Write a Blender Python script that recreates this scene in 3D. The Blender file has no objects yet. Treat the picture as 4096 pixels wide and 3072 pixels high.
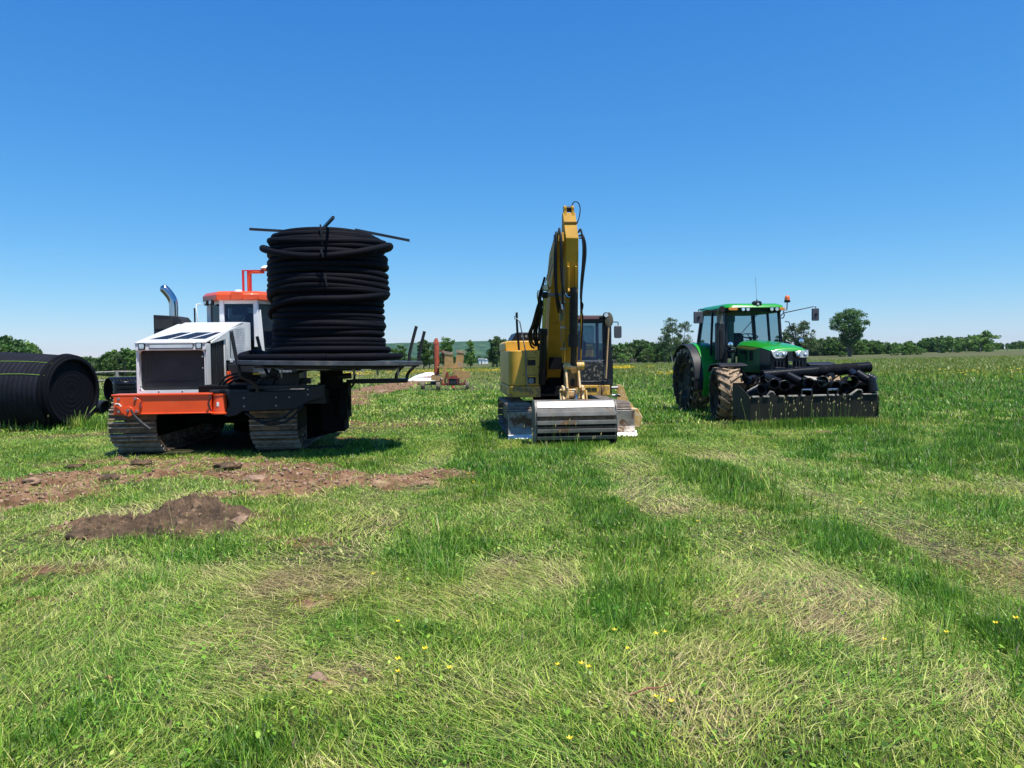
import bpy, bmesh, math, random
import numpy as np
from mathutils import Vector, Matrix
scene = bpy.context.scene
R = math.radians
# ---------------------------------------------------------------- camera
CAM_H = 1.65
cam_d = bpy.data.cameras.new('camera'); cam_d.lens = 27.05; cam_d.sensor_width = 36.0
cam_d.clip_start = 0.05; cam_d.clip_end = 9000
cam = bpy.data.objects.new('camera', cam_d); scene.collection.objects.link(cam)
cam.matrix_world = Matrix.Translation((0, 0, CAM_H)) @ Matrix.Rotation(R(90-2.12), 4, 'X') @ Matrix.Rotation(R(-0.7), 4, 'Z')
scene.camera = cam
# ---------------------------------------------------------------- sun and sky
SUNV = Vector((0.27, -0.25, 0.93)).normalized()
SUN_EL = math.asin(SUNV.z); SUN_AZ = math.atan2(SUNV.x, SUNV.y)
world = bpy.data.worlds.new('World'); scene.world = world; world.use_nodes = True
wn = world.node_tree; wn.nodes.clear()
sky = wn.nodes.new('ShaderNodeTexSky'); sky.sky_type = 'NISHITA'; sky.sun_disc = False
sky.sun_elevation = SUN_EL; sky.sun_rotation = SUN_AZ
sky.air_density = 1.0; sky.dust_density = 0.0; sky.ozone_density = 6.0; sky.altitude = 0
sep = wn.nodes.new('ShaderNodeSeparateColor'); cmb = wn.nodes.new('ShaderNodeCombineColor')   # the camera's colour response to the sky
wn.links.new(sky.outputs[0], sep.inputs[0])
for i, (g, k) in enumerate(((1.42,.440),(.90,1.33),(.55,3.30))):
    pw = wn.nodes.new('ShaderNodeMath'); pw.operation = 'POWER'; pw.inputs[1].default_value = g; ml = wn.nodes.new('ShaderNodeMath'); ml.operation = 'MULTIPLY'; ml.inputs[1].default_value = k
    wn.links.new(sep.outputs[i], pw.inputs[0]); wn.links.new(pw.outputs[0], ml.inputs[0]); wn.links.new(ml.outputs[0], cmb.inputs[i])
bg = wn.nodes.new('ShaderNodeBackground'); bg.inputs['Strength'].default_value = 0.1/1.23
wo = wn.nodes.new('ShaderNodeOutputWorld'); wn.links.new(cmb.outputs[0], bg.inputs['Color']); wn.links.new(bg.outputs[0], wo.inputs['Surface'])
sun_d = bpy.data.lights.new('sun', 'SUN'); sun_d.energy = 5.0; sun_d.angle = R(0.53); sun_d.color = (1.0, 0.96, 0.89)
sun = bpy.data.objects.new('sun', sun_d); scene.collection.objects.link(sun)
sun.rotation_euler = SUNV.to_track_quat('Z', 'Y').to_euler(); sun.location = (0, 0, 30)
vs = scene.view_settings; vs.view_transform = 'Standard'; vs.look = 'None'; vs.exposure = 0.3; vs.gamma = 1.0; vs.use_curve_mapping = False
scene.cycles.max_bounces = 8; scene.cycles.transparent_max_bounces = 12; scene.cycles.volume_bounces = 0
# ---------------------------------------------------------------- helpers
col = scene.collection
random.seed(7); rng = np.random.default_rng(11)
def fray(u, v):
    x = (u-2048)/3077.0; y = -(v-1536)/3077.0
    return (cam.matrix_world.to_3x3() @ Vector((x, y, -1)))
def G(u, v):
    d = fray(u, v); t = -CAM_H/d.z
    return (d.x*t, d.y*t)
def AT(u, v, Y):
    d = fray(u, v); t = Y/d.y
    return Vector((d.x*t, Y, CAM_H+d.z*t))

class MB:
    """collects shapes for ONE mesh"""
    def __init__(s): s.v = []; s.f = []; s.m = []
    def add(s, vs, fs, M=None, mi=0):
        b = len(s.v)
        s.v += [tuple(M @ Vector(v)) for v in vs] if M is not None else [tuple(v) for v in vs]
        s.f += [tuple(i+b for i in f) for f in fs]; s.m += [mi]*len(fs)
        return s
    def box(s, x0, x1, y0, y1, z0, z1, M=None, mi=0):
        return s.add([(x0,y0,z0),(x1,y0,z0),(x1,y1,z0),(x0,y1,z0),(x0,y0,z1),(x1,y0,z1),(x1,y1,z1),(x0,y1,z1)],
              [(0,3,2,1),(4,5,6,7),(0,1,5,4),(1,2,6,5),(2,3,7,6),(3,0,4,7)], M, mi)
    def cb(s, cx, cy, cz, sx, sy, sz, rx=0, ry=0, rz=0, mi=0):
        M = Matrix.Translation((cx,cy,cz)) @ Matrix.Rotation(R(rz),4,'Z') @ Matrix.Rotation(R(ry),4,'Y') @ Matrix.Rotation(R(rx),4,'X')
        return s.box(-sx/2,sx/2,-sy/2,sy/2,-sz/2,sz/2,M,mi)
    def prism(s, pts, ax, a, b, mi=0, M=None):
        """polygon pts extruded along axis ax ('x': pts=(y,z), 'y': pts=(x,z), 'z': pts=(x,y)) from a to b"""
        n = len(pts)
        def mk(p, t): return {'x':(t,p[0],p[1]), 'y':(p[0],t,p[1]), 'z':(p[0],p[1],t)}[ax]
        vs = [mk(p,a) for p in pts] + [mk(p,b) for p in pts]
        fs = [tuple(range(n)), tuple(range(2*n-1, n-1, -1))] + [(i, i+n, (i+1)%n+n, (i+1)%n) for i in range(n)]
        return s.add(vs, fs, M, mi)
    def hexa(s, a, b, mi=0):
        """loft between two quads a, b (4 points each)"""
        return s.add(list(a)+list(b), [(0,1,2,3),(7,6,5,4)]+[(i,i+4,(i+1)%4+4,(i+1)%4) for i in range(4)], None, mi)
    def loft(s, rings, closed=True, caps=True, mi=0, M=None):
        n = len(rings[0]); vs = [p for r in rings for p in r]; fs = []
        for k in range(len(rings)-1):
            for i in range(n if closed else n-1):
                j = (i+1) % n; fs.append((k*n+i, k*n+j, (k+1)*n+j, (k+1)*n+i))
        if caps: fs += [tuple(range(n-1,-1,-1)), tuple(range((len(rings)-1)*n, len(rings)*n))]
        return s.add(vs, fs, M, mi)
    def tube(s, path, r, n=8, closed=False, mi=0, caps=True):
        P = [Vector(p) for p in path]; m = len(P)
        rs = r if isinstance(r, (list, tuple)) else [r]*m
        rings = []; up = None
        for i in range(m):
            if closed: t = P[(i+1)%m]-P[i-1]
            else: t = P[min(i+1,m-1)]-P[max(i-1,0)]
            if t.length < 1e-9: t = Vector((0,0,1))
            t.normalize()
            if up is None:
                up = Vector((0,0,1)) if abs(t.z) < .9 else Vector((0,1,0))
            u = up - t*up.dot(t)
            if u.length < 1e-6: u = Vector((1,0,0)) - t*t.x
            u.normalize(); w = t.cross(u); up = u
            rings.append([P[i]+(u*math.cos(2*math.pi*k/n)+w*math.sin(2*math.pi*k/n))*rs[i] for k in range(n)])
        if closed:
            vs = [p for r_ in rings for p in r_]; fs = []
            for k in range(m):
                k2 = (k+1) % m
                for i in range(n): j = (i+1) % n; fs.append((k*n+i, k*n+j, k2*n+j, k2*n+i))
            return s.add(vs, fs, None, mi)
        return s.loft(rings, True, caps, mi)
    def cyl(s, a, b, r, n=16, r2=None, mi=0):
        return s.tube([a, b], [r, r if r2 is None else r2], n, mi=mi)
    def lathe(s, prof, n=24, M=None, mi=0, arc=(0,360)):
        """prof [(r, z)] turned about Z"""
        full = abs(arc[1]-arc[0]) >= 360; k = n if full else n+1
        vs = []; fs = []
        for r_, z_ in prof:
            for i in range(k):
                a = R(arc[0]+(arc[1]-arc[0])*i/n); vs.append((r_*math.cos(a), r_*math.sin(a), z_))
        for p in range(len(prof)-1):
            for i in range(n):
                j = (i+1) % k; fs.append((p*k+i, p*k+j, (p+1)*k+j, (p+1)*k+i))
        return s.add(vs, fs, M, mi)
    def build(s, name, mats, parent=None, smooth=30, bevel=0, segs=2, label=None):
        me = bpy.data.meshes.new(name); me.from_pydata(s.v, [], s.f); me.update()
        if not isinstance(mats, (list, tuple)): mats = [mats]
        for m_ in mats: me.materials.append(m_)
        me.polygons.foreach_set('material_index', s.m)
        bm = bmesh.new(); bm.from_mesh(me); bmesh.ops.recalc_face_normals(bm, faces=bm.faces)
        bm.to_mesh(me); bm.free()
        o = bpy.data.objects.new(name, me); col.objects.link(o)
        if bevel:
            b = o.modifiers.new('bevel', 'BEVEL'); b.width = bevel; b.segments = segs; b.limit_method = 'ANGLE'; b.angle_limit = R(38); b.harden_normals = False
        if smooth:
            me.polygons.foreach_set('use_smooth', [True]*len(me.polygons)); me.set_sharp_from_angle(angle=R(smooth))
        if parent is not None: o.parent = parent
        if label: o['label'] = label
        return o
def RX(a): return Matrix.Rotation(R(a),4,'X')
def RY(a): return Matrix.Rotation(R(a),4,'Y')
def RZ(a): return Matrix.Rotation(R(a),4,'Z')
def T(x,y,z): return Matrix.Translation((x,y,z))
def rrect(x0, x1, z0, z1, r, k=4):
    """rounded rectangle outline"""
    out = []
    for cx, cz, a0 in ((x1-r,z0+r,-90),(x1-r,z1-r,0),(x0+r,z1-r,90),(x0+r,z0+r,180)):
        for i in range(k+1):
            a = R(a0+90*i/k); out.append((cx+r*math.cos(a), cz+r*math.sin(a)))
    return out
def arc(cx, cz, r, a0, a1, k=8): return [(cx+r*math.cos(R(a0+(a1-a0)*i/k)), cz+r*math.sin(R(a0+(a1-a0)*i/k))) for i in range(k+1)]
def curve(pts, k=6):
    """Catmull-Rom through pts"""
    P = [Vector(p) for p in pts]; P = [2*P[0]-P[1]]+P+[2*P[-1]-P[-2]]; out = []
    for i in range(1, len(P)-2):
        for j in range(k):
            t = j/k; a,b,c,d = P[i-1:i+3]
            out.append(.5*((2*b)+(c-a)*t+(2*a-5*b+4*c-d)*t*t+(3*b-a-3*c+d)*t**3))
    out.append(P[-2]); return out
def tag(o, label, cat, group=None, kind=None):
    if label: o['label'] = label
    if cat: o['category'] = cat
    if group: o['group'] = group
    if kind: o['kind'] = kind
    return o
def thing(name, label, cat, loc=(0,0,0), rz=0, group=None):
    o = bpy.data.objects.new(name, None); col.objects.link(o); o.empty_display_size = .3
    o.location = loc; o.rotation_euler = (0,0,R(rz)); return tag(o, label, cat, group)
def dup(root, loc, rz=0, sc=None, label=None):
    r = root.copy(); col.objects.link(r); r.location = loc; r.rotation_euler = (0,0,R(rz))
    if sc: r.scale = sc if isinstance(sc, tuple) else (sc,sc,sc)
    if label: r['label'] = label
    for ch in list(root.children):
        c = ch.copy(); col.objects.link(c); c.parent = r
    return r
# ---------------------------------------------------------------- materials
def mat(name, c, rough=.5, metal=0, var=.12, vscale=3, dirt=None, damt=.0, dscale=4, bump=0, bscale=40, coat=0, spec=.5, c2=None, lowdirt=None):
    """painted / plain surface: base colour with uneven tone, dirt patches with shapes of their own, fine bump"""
    m = bpy.data.materials.new(name); m.use_nodes = True; nt = m.node_tree; N = nt.nodes; L = nt.links
    b = N['Principled BSDF']; b.inputs['Roughness'].default_value = rough; b.inputs['Metallic'].default_value = metal
    b.inputs['Specular IOR Level'].default_value = spec; b.inputs['Coat Weight'].default_value = coat; b.inputs['Coat Roughness'].default_value = .08
    tc = N.new('ShaderNodeTexCoord')
    nz = N.new('ShaderNodeTexNoise'); nz.inputs['Scale'].default_value = vscale; nz.inputs['Detail'].default_value = 6; L.new(tc.outputs['Object'], nz.inputs['Vector'])
    mx = N.new('ShaderNodeMix'); mx.data_type = 'RGBA'
    k = c2 or tuple(min(1, x*(1+var)) for x in c); lo = tuple(x*(1-var) for x in c)
    mx.inputs[6].default_value = (*lo, 1); mx.inputs[7].default_value = (*k, 1)
    mr = N.new('ShaderNodeMapRange'); mr.inputs[1].default_value = .35; mr.inputs[2].default_value = .65; L.new(nz.outputs['Fac'], mr.inputs[0]); L.new(mr.outputs[0], mx.inputs[0])
    out = mx.outputs[2]
    rr = None
    if dirt:
        n2 = N.new('ShaderNodeTexNoise'); n2.inputs['Scale'].default_value = dscale; n2.inputs['Detail'].default_value = 9; n2.inputs['Roughness'].default_value = .65; n2.inputs['Distortion'].default_value = .4
        L.new(tc.outputs['Object'], n2.inputs['Vector'])
        m2 = N.new('ShaderNodeMapRange'); e = .72-.42*damt; m2.inputs[1].default_value = e; m2.inputs[2].default_value = e+.12; m2.interpolation_type = 'SMOOTHSTEP'
        if lowdirt:      # mud splashed up to a height (object z)
            sp = N.new('ShaderNodeSeparateXYZ'); L.new(tc.outputs['Object'], sp.inputs[0])
            m3 = N.new('ShaderNodeMapRange'); m3.inputs[1].default_value = lowdirt[0]; m3.inputs[2].default_value = lowdirt[1]; m3.inputs[3].default_value = .28; m3.inputs[4].default_value = -.06
            L.new(sp.outputs[2], m3.inputs[0]); ad = N.new('ShaderNodeMath'); L.new(n2.outputs['Fac'], ad.inputs[0]); L.new(m3.outputs[0], ad.inputs[1]); L.new(ad.outputs[0], m2.inputs[0])
        else: L.new(n2.outputs['Fac'], m2.inputs[0])
        md = N.new('ShaderNodeMix'); md.data_type = 'RGBA'; md.inputs[7].default_value = (*dirt, 1); L.new(out, md.inputs[6]); L.new(m2.outputs[0], md.inputs[0]); out = md.outputs[2]
        rr = N.new('ShaderNodeMapRange'); rr.inputs[3].default_value = rough; rr.inputs[4].default_value = .9; L.new(m2.outputs[0], rr.inputs[0]); L.new(rr.outputs[0], b.inputs['Roughness'])
        if metal:
            r2 = N.new('ShaderNodeMapRange'); r2.inputs[3].default_value = metal; r2.inputs[4].default_value = 0; L.new(m2.outputs[0], r2.inputs[0]); L.new(r2.outputs[0], b.inputs['Metallic'])
    L.new(out, b.inputs['Base Color'])
    if bump:
        n3 = N.new('ShaderNodeTexNoise'); n3.inputs['Scale'].default_value = bscale; n3.inputs['Detail'].default_value = 5; L.new(tc.outputs['Object'], n3.inputs['Vector'])
        bp = N.new('ShaderNodeBump'); bp.inputs['Strength'].default_value = bump; bp.inputs['Distance'].default_value = .02; L.new(n3.outputs['Fac'], bp.inputs['Height']); L.new(bp.outputs[0], b.inputs['Normal'])
    return m
def glassmat(name, c, alpha):
    """tinted pane: thin, see-through by mixing clear with a dark glossy film"""
    m = bpy.data.materials.new(name); m.use_nodes = True; nt = m.node_tree; N = nt.nodes; L = nt.links
    b = N['Principled BSDF']; b.inputs['Base Color'].default_value = (*c, 1); b.inputs['Roughness'].default_value = .04; b.inputs['Specular IOR Level'].default_value = .35
    tr = N.new('ShaderNodeBsdfTransparent'); tr.inputs[0].default_value = (.72,.86,.9,1)
    mx = N.new('ShaderNodeMixShader'); mx.inputs[0].default_value = alpha
    L.new(tr.outputs[0], mx.inputs[1]); L.new(b.outputs[0], mx.inputs[2]); L.new(mx.outputs[0], N['Material Output'].inputs['Surface'])
    return m
def meshmat(name, c, cx, cz, fill=.45, slot=False):
    """punched sheet: real holes (transparent) laid out in object space"""
    m = mat(name, c, .55, 0, .2)
    nt = m.node_tree; N = nt.nodes; L = nt.links; b = N['Principled BSDF']
    tc = N.new('ShaderNodeTexCoord'); sp = N.new('ShaderNodeSeparateXYZ'); L.new(tc.outputs['Object'], sp.inputs[0]); mp = N.new('ShaderNodeCombineXYZ'); L.new(sp.outputs[1 if slot else 0], mp.inputs[0]); L.new(sp.outputs[2], mp.inputs[1])
    br = N.new('ShaderNodeTexBrick'); br.offset = .5; br.inputs['Scale'].default_value = 1; br.inputs['Brick Width'].default_value = cx; br.inputs['Row Height'].default_value = cz
    br.inputs['Mortar Size'].default_value = cz*fill*.5; br.inputs['Mortar Smooth'].default_value = 0
    L.new(mp.outputs[0], br.inputs['Vector'])
    tr = N.new('ShaderNodeBsdfTransparent'); mx = N.new('ShaderNodeMixShader')
    L.new(br.outputs['Fac'], mx.inputs[0]); L.new(tr.outputs[0], mx.inputs[1]); L.new(b.outputs[0], mx.inputs[2]); L.new(mx.outputs[0], N['Material Output'].inputs['Surface'])
    return m
MUD = (.20,.135,.085); MUDL = (.30,.21,.14)
M = dict(
  white=mat('white_paint', (.78,.78,.76), .35, 0, .04, dirt=(.5,.46,.4), damt=.12, dscale=5, coat=.3),
  orange=mat('orange_paint', (.82,.085,.012), .38, 0, .08, dirt=(.4,.16,.08), damt=.2, dscale=6, coat=.3),
  black=mat('black_paint', (.009,.0105,.015), .45, 0, .3, dirt=(.05,.043,.035), damt=.2, dscale=5, spec=.35),
  steel_dark=mat('dark_steel', (.026,.028,.032), .5, .3, .3, dirt=(.07,.055,.042), damt=.3, dscale=7, bump=.2, bscale=20),
  track=mat('track_steel', (.26,.20,.15), .75, .0, .35, spec=.2, vscale=8, dirt=MUD, damt=.55, dscale=5, bump=.3, bscale=30),
  shoe=mat('worn_shoe', (.13,.092,.062), .75, .05, .4, vscale=6, dirt=(.24,.165,.10), damt=.6, dscale=4, bump=.4, bscale=25),
  grouser=mat('polished_grouser', (.33,.27,.215), .5, .1, .3, spec=.3, vscale=9, dirt=(.2,.15,.11), damt=.3, dscale=7),
  chrome=mat('chrome', (.50,.51,.53), .16, 1, .05),
  polish=mat('polished_steel', (.80,.76,.69), .4, .25, .15, vscale=5, dirt=(.25,.16,.10), damt=.25, dscale=3),
  grey=mat('grey_steel', (.25,.26,.28), .45, .5, .2, dirt=MUD, damt=.2),
  yellow=mat('yellow_paint', (.67,.385,.045), .45, 0, .09, dirt=(.30,.19,.09), damt=.34, dscale=5, coat=.08, lowdirt=(.5,1.3)),
  yellow_shaded=mat('shaded_boom_yellow', (.51,.268,.022), .6, 0, .10, dirt=(.22,.12,.04), damt=.25, dscale=5, spec=.25),  # boom and arm yellow, albedo lowered to stand in for shade
  yellow_worn=mat('worn_yellow_paint', (.62,.38,.12), .5, 0, .2, vscale=9, dirt=(.62,.55,.45), damt=.5, dscale=9, bump=.2),
  rubber=mat('rubber', (.010,.010,.011), .6, 0, .3, dirt=(.05,.04,.03), damt=.15, dscale=9, spec=.35),
  tyre=mat('muddy_tyre', (.035,.030,.026), .8, 0, .3, dirt=(.40,.28,.17), damt=.78, dscale=7, bump=.3, bscale=50),
  tyre_side=mat('tyre_sidewall', (.014,.011,.008), .9, 0, .3, dirt=(.065,.040,.022), damt=.6, dscale=5, spec=.12),
  sock=mat('pipe_sock', (.0042,.0046,.0075), .75, 0, .2, vscale=14, bump=.2, bscale=120, spec=.12),
  plastic=mat('black_plastic', (.006,.006,.008), .34, 0, .3, dirt=(.035,.03,.027), damt=.15, dscale=8, spec=.38),
  plasticg=mat('grey_black_plastic', (.020,.021,.024), .5, 0, .3, dirt=(.07,.06,.05), damt=.25, dscale=6, spec=.35),
  mirror=mat('mirror_housing', (.075,.075,.09), .4, 0, .15),
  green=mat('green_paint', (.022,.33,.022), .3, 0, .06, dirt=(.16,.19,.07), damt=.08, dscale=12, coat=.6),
  green_shaded=mat('shaded_green_paint', (.010,.10,.018), .42, 0, .1, dirt=(.10,.09,.05), damt=.2, dscale=5, coat=.1),  # the green paint darkened, putting the side's shade into the colour
  lime=mat('pale_green_paint', (.10,.5,.10), .4, 0, .2),
  amber=mat('amber_lens', (.85,.25,.02), .2, 0, .1, coat=.5),
  beacon=mat('beacon_lens', (.85,.16,.015), .15, 0, .1, coat=.8),
  lens=mat('lamp_lens', (.62,.66,.68), .12, .3, .15, coat=.8),
  brightlens=mat('headlamp_reflector', (.68,.72,.76), .16, .85, .35, vscale=14, coat=1),
  redglass=mat('tinted_roof_hatch', (.16,.05,.06), .15, 0, .1, coat=.6),
  seatm=mat('seat_fabric', (.014,.017,.026), .8, 0, .2),
  red=mat('red_paint', (.55,.02,.012), .4, 0, .1),
  rust=mat('rusty_red_paint', (.24,.045,.028), .6, 0, .3, dirt=(.20,.11,.07), damt=.35, dscale=5),
  augerred=mat('faded_orange_paint', (.46,.095,.045), .55, 0, .12, dirt=(.4,.18,.12), damt=.3),
  tan=mat('weathered_yellow_paint', (.46,.27,.095), .6, 0, .15, dirt=(.36,.27,.19), damt=.4, dscale=3, bump=.2),
  tand=mat('dusty_chute_plate', (.36,.26,.17), .7, 0, .2, dirt=(.5,.36,.16), damt=.35, dscale=3),
  wood=mat('handle_wood', (.55,.36,.17), .55, 0, .15, vscale=9),
  mud=mat('caked_mud', MUDL, .95, 0, .25, bump=.8, bscale=15),
  plate=mat('muddy_blade_plate', (.36,.31,.26), .5, .12, .3, dirt=(.15,.075,.035), damt=.6, dscale=4, bump=.3, bscale=25),
  bin=mat('bin_steel', (.012,.012,.007), .55, 0, .35, vscale=2, spec=.3, dirt=(.03,.027,.017), damt=.35, dscale=3, bump=.15, bscale=14),
  binedge=mat('worn_plate_edge', (.40,.35,.29), .6, .1, .3, vscale=9, dirt=(.2,.14,.1), damt=.25, dscale=9),
  bucket=mat('bucket_plate', (.19,.175,.15), .5, .15, .25, vscale=3, spec=.35, dirt=(.20,.11,.055), damt=.40, dscale=4, bump=.12, bscale=25),
  stripe=mat('hood_stripe', (.55,.42,.06), .4, 0, .1),
  white_plain=mat('white_sheet', (.85,.86,.86), .5, 0, .04, bump=.3, bscale=6),
  weather=mat('weathered_wood', (.28,.25,.21), .85, 0, .3, vscale=9, bump=.4),
  roofm=mat('barn_roof', (.55,.56,.58), .5, .2, .1),
  cutgreen=mat('green_twine', (.20,.34,.04), .6, 0, .2),
  glass=glassmat('cab_glass', (.010,.02,.035), .24),
  glassd=glassmat('dark_cab_glass', (.003,.006,.014), .93),
  rim_steel=mat('scuffed_rim_steel', (.085,.088,.095), .45, .3, .3, vscale=6, dirt=(.15,.13,.11), damt=.35, dscale=6),
  void=mat('shade_black_underside', (.004,.004,.005), .85, 0, .4, dirt=(.014,.011,.008), damt=.25, dscale=5, spec=.15),  # near-black colour stands in for deep shade below and between parts
  capmud=mat('drying_mud_strip', (.17,.10,.06), .9, 0, .35, vscale=12, bump=.8, bscale=30),
  glassb=glassmat('blue_cab_glass', (.010,.035,.10), .5),
  punch=meshmat('punched_dark_grille', (.055,.053,.05), .045, .016, .55),
  punchw=meshmat('punched_white_panel', (.62,.63,.64), .05, .034, .75, slot=True),
)
GQ = 1.0
# ================================================================ terrain
def hash2(ix, iy, s):
    n = (ix.astype(np.int64)*374761393 + iy.astype(np.int64)*668265263 + s*1442695041) & 0xffffffff
    n = ((n ^ (n >> 13))*1274126177) & 0xffffffff
    return ((n ^ (n >> 16)) & 0xffff)/65535.0
def vnoise(x, y, s=0):
    ix = np.floor(x); iy = np.floor(y); fx = x-ix; fy = y-iy
    fx = fx*fx*(3-2*fx); fy = fy*fy*(3-2*fy)
    a = hash2(ix,iy,s); b = hash2(ix+1,iy,s); c = hash2(ix,iy+1,s); d = hash2(ix+1,iy+1,s)
    return (a*(1-fx)+b*fx)*(1-fy)+(c*(1-fx)+d*fx)*fy
def fbm(x, y, s=0, o=4, g=.5):
    t = 0; a = 1; n = 0
    for k in range(o):
        t = t+a*vnoise(x*2**k+17*k, y*2**k-9*k, s+k); n += a; a *= g
    return t/n
def sstep(e0, e1, x):
    t = np.clip((x-e0)/(e1-e0), 0, 1); return t*t*(3-2*t)
def blob(x, y, u, v, ru, rv, p=1.0, warp=.45):
    """soft patch on the ground centred at ground point seen at (u,v); ru/rv metres along x / y"""
    cx, cy = G(u, v)
    dx = (x-cx)/ru + warp*(fbm(x*1.6+cx, y*1.6, 91, 3)-.5)*2; dy = (y-cy)/rv + warp*(fbm(x*1.6, y*1.6+cy, 57, 3)-.5)*2
    return p*np.exp(-(dx*dx+dy*dy)*1.2)
def seg(x, y, pts, w, warp=.3):
    """soft band along a ground polyline given as (u,v) points"""
    P = [G(*p) for p in pts]; d = np.full(np.shape(x), 1e9)
    for (ax,ay),(bx,by) in zip(P[:-1], P[1:]):
        vx, vy = bx-ax, by-ay; t = np.clip(((x-ax)*vx+(y-ay)*vy)/(vx*vx+vy*vy), 0, 1)
        d = np.minimum(d, np.hypot(x-ax-t*vx, y-ay-t*vy))
    d = d/w + warp*(fbm(x*1.1, y*1.1, 33, 4)-.5)*2
    return np.exp(-d*d*1.3)
def soil_f(x, y):
    s = seg(x, y, [(-350,1965),(0,1955),(420,1920),(800,1895),(1200,1905),(1500,1935),(1660,1925)], .80, 1.1)*1.25
    s = np.maximum(s, seg(x, y, [(-200,2015),(120,2005),(300,1960)], .7, .6)*1.2)
    s = np.maximum(s, seg(x, y, [(480,1875),(1000,1870),(1300,1880)], .6, .9)*1.0)
    s = np.maximum(s, seg(x, y, [(850,1985),(1150,1975),(1350,1940)], .35, .9)*.95)
    s = np.maximum(s, blob(x, y, 640, 2110, 1.15, .55)*1.5)
    s = np.maximum(s, blob(x, y, 120, 2300, .9, .35)*.75)
    s = np.maximum(s, blob(x, y, 1480, 1960, 1.1, .5)*.7)
    s = np.maximum(s, blob(x, y, 1275, 2730, .16, .12)*.8)
    s = np.maximum(s, blob(x, y, 1300, 2420, .5, .25)*.55)
    s = np.maximum(s, blob(x, y, 300, 1740, 1.3, .5)*.62)
    s = np.maximum(s, blob(x, y, 1560, 1700, 1.6, 1.0, .62, .9)); s = np.maximum(s, blob(x, y, 60, 2420, .8, .3, .6, .9)); s = np.maximum(s, blob(x, y, 1180, 2180, .6, .5, .5, .9))
    s = np.maximum(s, blob(x, y, 1300, 1760, 1.6, 1.2)*.7)
    s = np.maximum(s, seg(x, y, [(1290,1640),(1420,1588),(1500,1560),(1640,1528),(1700,1517)], 1.6, .5)*1.25)
    s = np.maximum(s, seg(x, y, [(1430,1588),(1560,1578)], .5, .7)*1.1)
    s = np.maximum(s, seg(x, y, [(1330,1700),(1370,1690)], .5, .7)*1.)
    s = np.maximum(s, blob(x, y, 700, 1850, 2.2, .8)*.9)
    s = np.maximum(s, blob(x, y, 3240, 1735, 1.2, .4)*.7)
    return np.clip(s - .22*(fbm(x*3, y*3, 5, 3)) - .55*np.clip(fbm(x*4.3, y*4.3, 15, 4)-.50, 0, 1)*2*(s < 1.15), 0, 1)
def mound_f(x, y):
    cx, cy = G(600, 2135); cx2, cy2 = G(800, 2085)
    n = fbm(x*4, y*4, 71, 4)
    a = .21*np.exp(-(((x-cx)/.78)**2+((y-cy)/.30)**2)**1.3); b = .34*np.exp(-(((x-cx2)/.42)**2+((y-cy2)/.30)**2)**1.2)
    return np.maximum(a, b)*(.55+.9*n)
def height(x, y):
    d = np.hypot(x, y); S = sstep(25, 210, np.maximum(y, 0)); S2 = np.clip(S, 0, 1)
    far = S2*(-.8+.0125*np.clip(x, -260, 260))
    far = far + sstep(230, 900, d)*(-1.0)
    near = .05*(fbm(x*.45, y*.45, 3, 3)-.5)*sstep(2, 6, d)
    s = soil_f(x, y)
    rough = s*(.34*(fbm(x*2.2, y*2.2, 21, 6, .66)-.42))*sstep(60, 20, y)
    cl = (fbm(x*5.5, y*5.5, 44, 3)-.45); rough = rough + s*.07*np.clip(cl, 0, 1)*sstep(40, 14, y)*2
    return near+far+rough+.30*mound_f(x, y)
def hz(x, y): return float(height(np.array([float(x)]), np.array([float(y)]))[0])

def axis(parts):
    out = []
    for a, b, st in parts:
        n = max(1, int(round(abs(b-a)/st))); out += list(np.linspace(a, b, n, endpoint=False))
    out.append(parts[-1][1]); return np.array(out)
xs = axis([(-3500,-800,300),(-800,-200,40),(-200,-60,7),(-60,-24,1.2),(-24,-9,.15),(-9,1,.043),(1,4,.07),(4,14,.2),(14,60,1.2),(60,200,7),(200,800,40),(800,3500,300)])
ys = axis([(-60,-4,4),(-4,1.5,.5),(1.5,2.6,.11),(2.6,6,.06),(6,11.5,.035),(11.5,16,.08),(16,30,.3),(30,80,1.2),(80,260,5),(260,900,40),(900,4200,300)])
GX, GY = np.meshgrid(xs, ys); nx, ny = len(xs), len(ys)
GZ = height(GX.ravel(), GY.ravel()); SO = soil_f(GX.ravel(), GY.ravel()); MO = np.clip(mound_f(GX.ravel(), GY.ravel())*9, 0, 1)
me = bpy.data.meshes.new('ground')
V = np.stack([GX.ravel(), GY.ravel(), GZ], 1).astype(np.float32)
I = np.arange(nx*ny).reshape(ny, nx)
Q = np.stack([I[:-1,:-1], I[:-1,1:], I[1:,1:], I[1:,:-1]], -1).reshape(-1, 4).astype(np.int32)
def fast_mesh(me, V, Q):
    k = Q.shape[1]
    me.vertices.add(len(V)); me.vertices.foreach_set('co', V.astype(np.float32).ravel())
    me.loops.add(Q.size); me.loops.foreach_set('vertex_index', Q.astype(np.int32).ravel())
    me.polygons.add(len(Q)); me.polygons.foreach_set('loop_start', np.arange(0, Q.size, k, dtype=np.int32))
    me.update(calc_edges=True)
fast_mesh(me, V, Q); me.polygons.foreach_set('use_smooth', np.ones(len(Q), dtype=bool))
for nm, arr in (('soil', SO), ('mound', MO)):
    at = me.attributes.new(nm, 'FLOAT', 'POINT'); at.data.foreach_set('value', arr.astype(np.float32))
gmat = bpy.data.materials.new('meadow_ground'); gmat.use_nodes = True; nt = gmat.node_tree; N = nt.nodes; L = nt.links; b = N['Principled BSDF']; b.inputs['Roughness'].default_value = .95; b.inputs['Specular IOR Level'].default_value = .15
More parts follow.
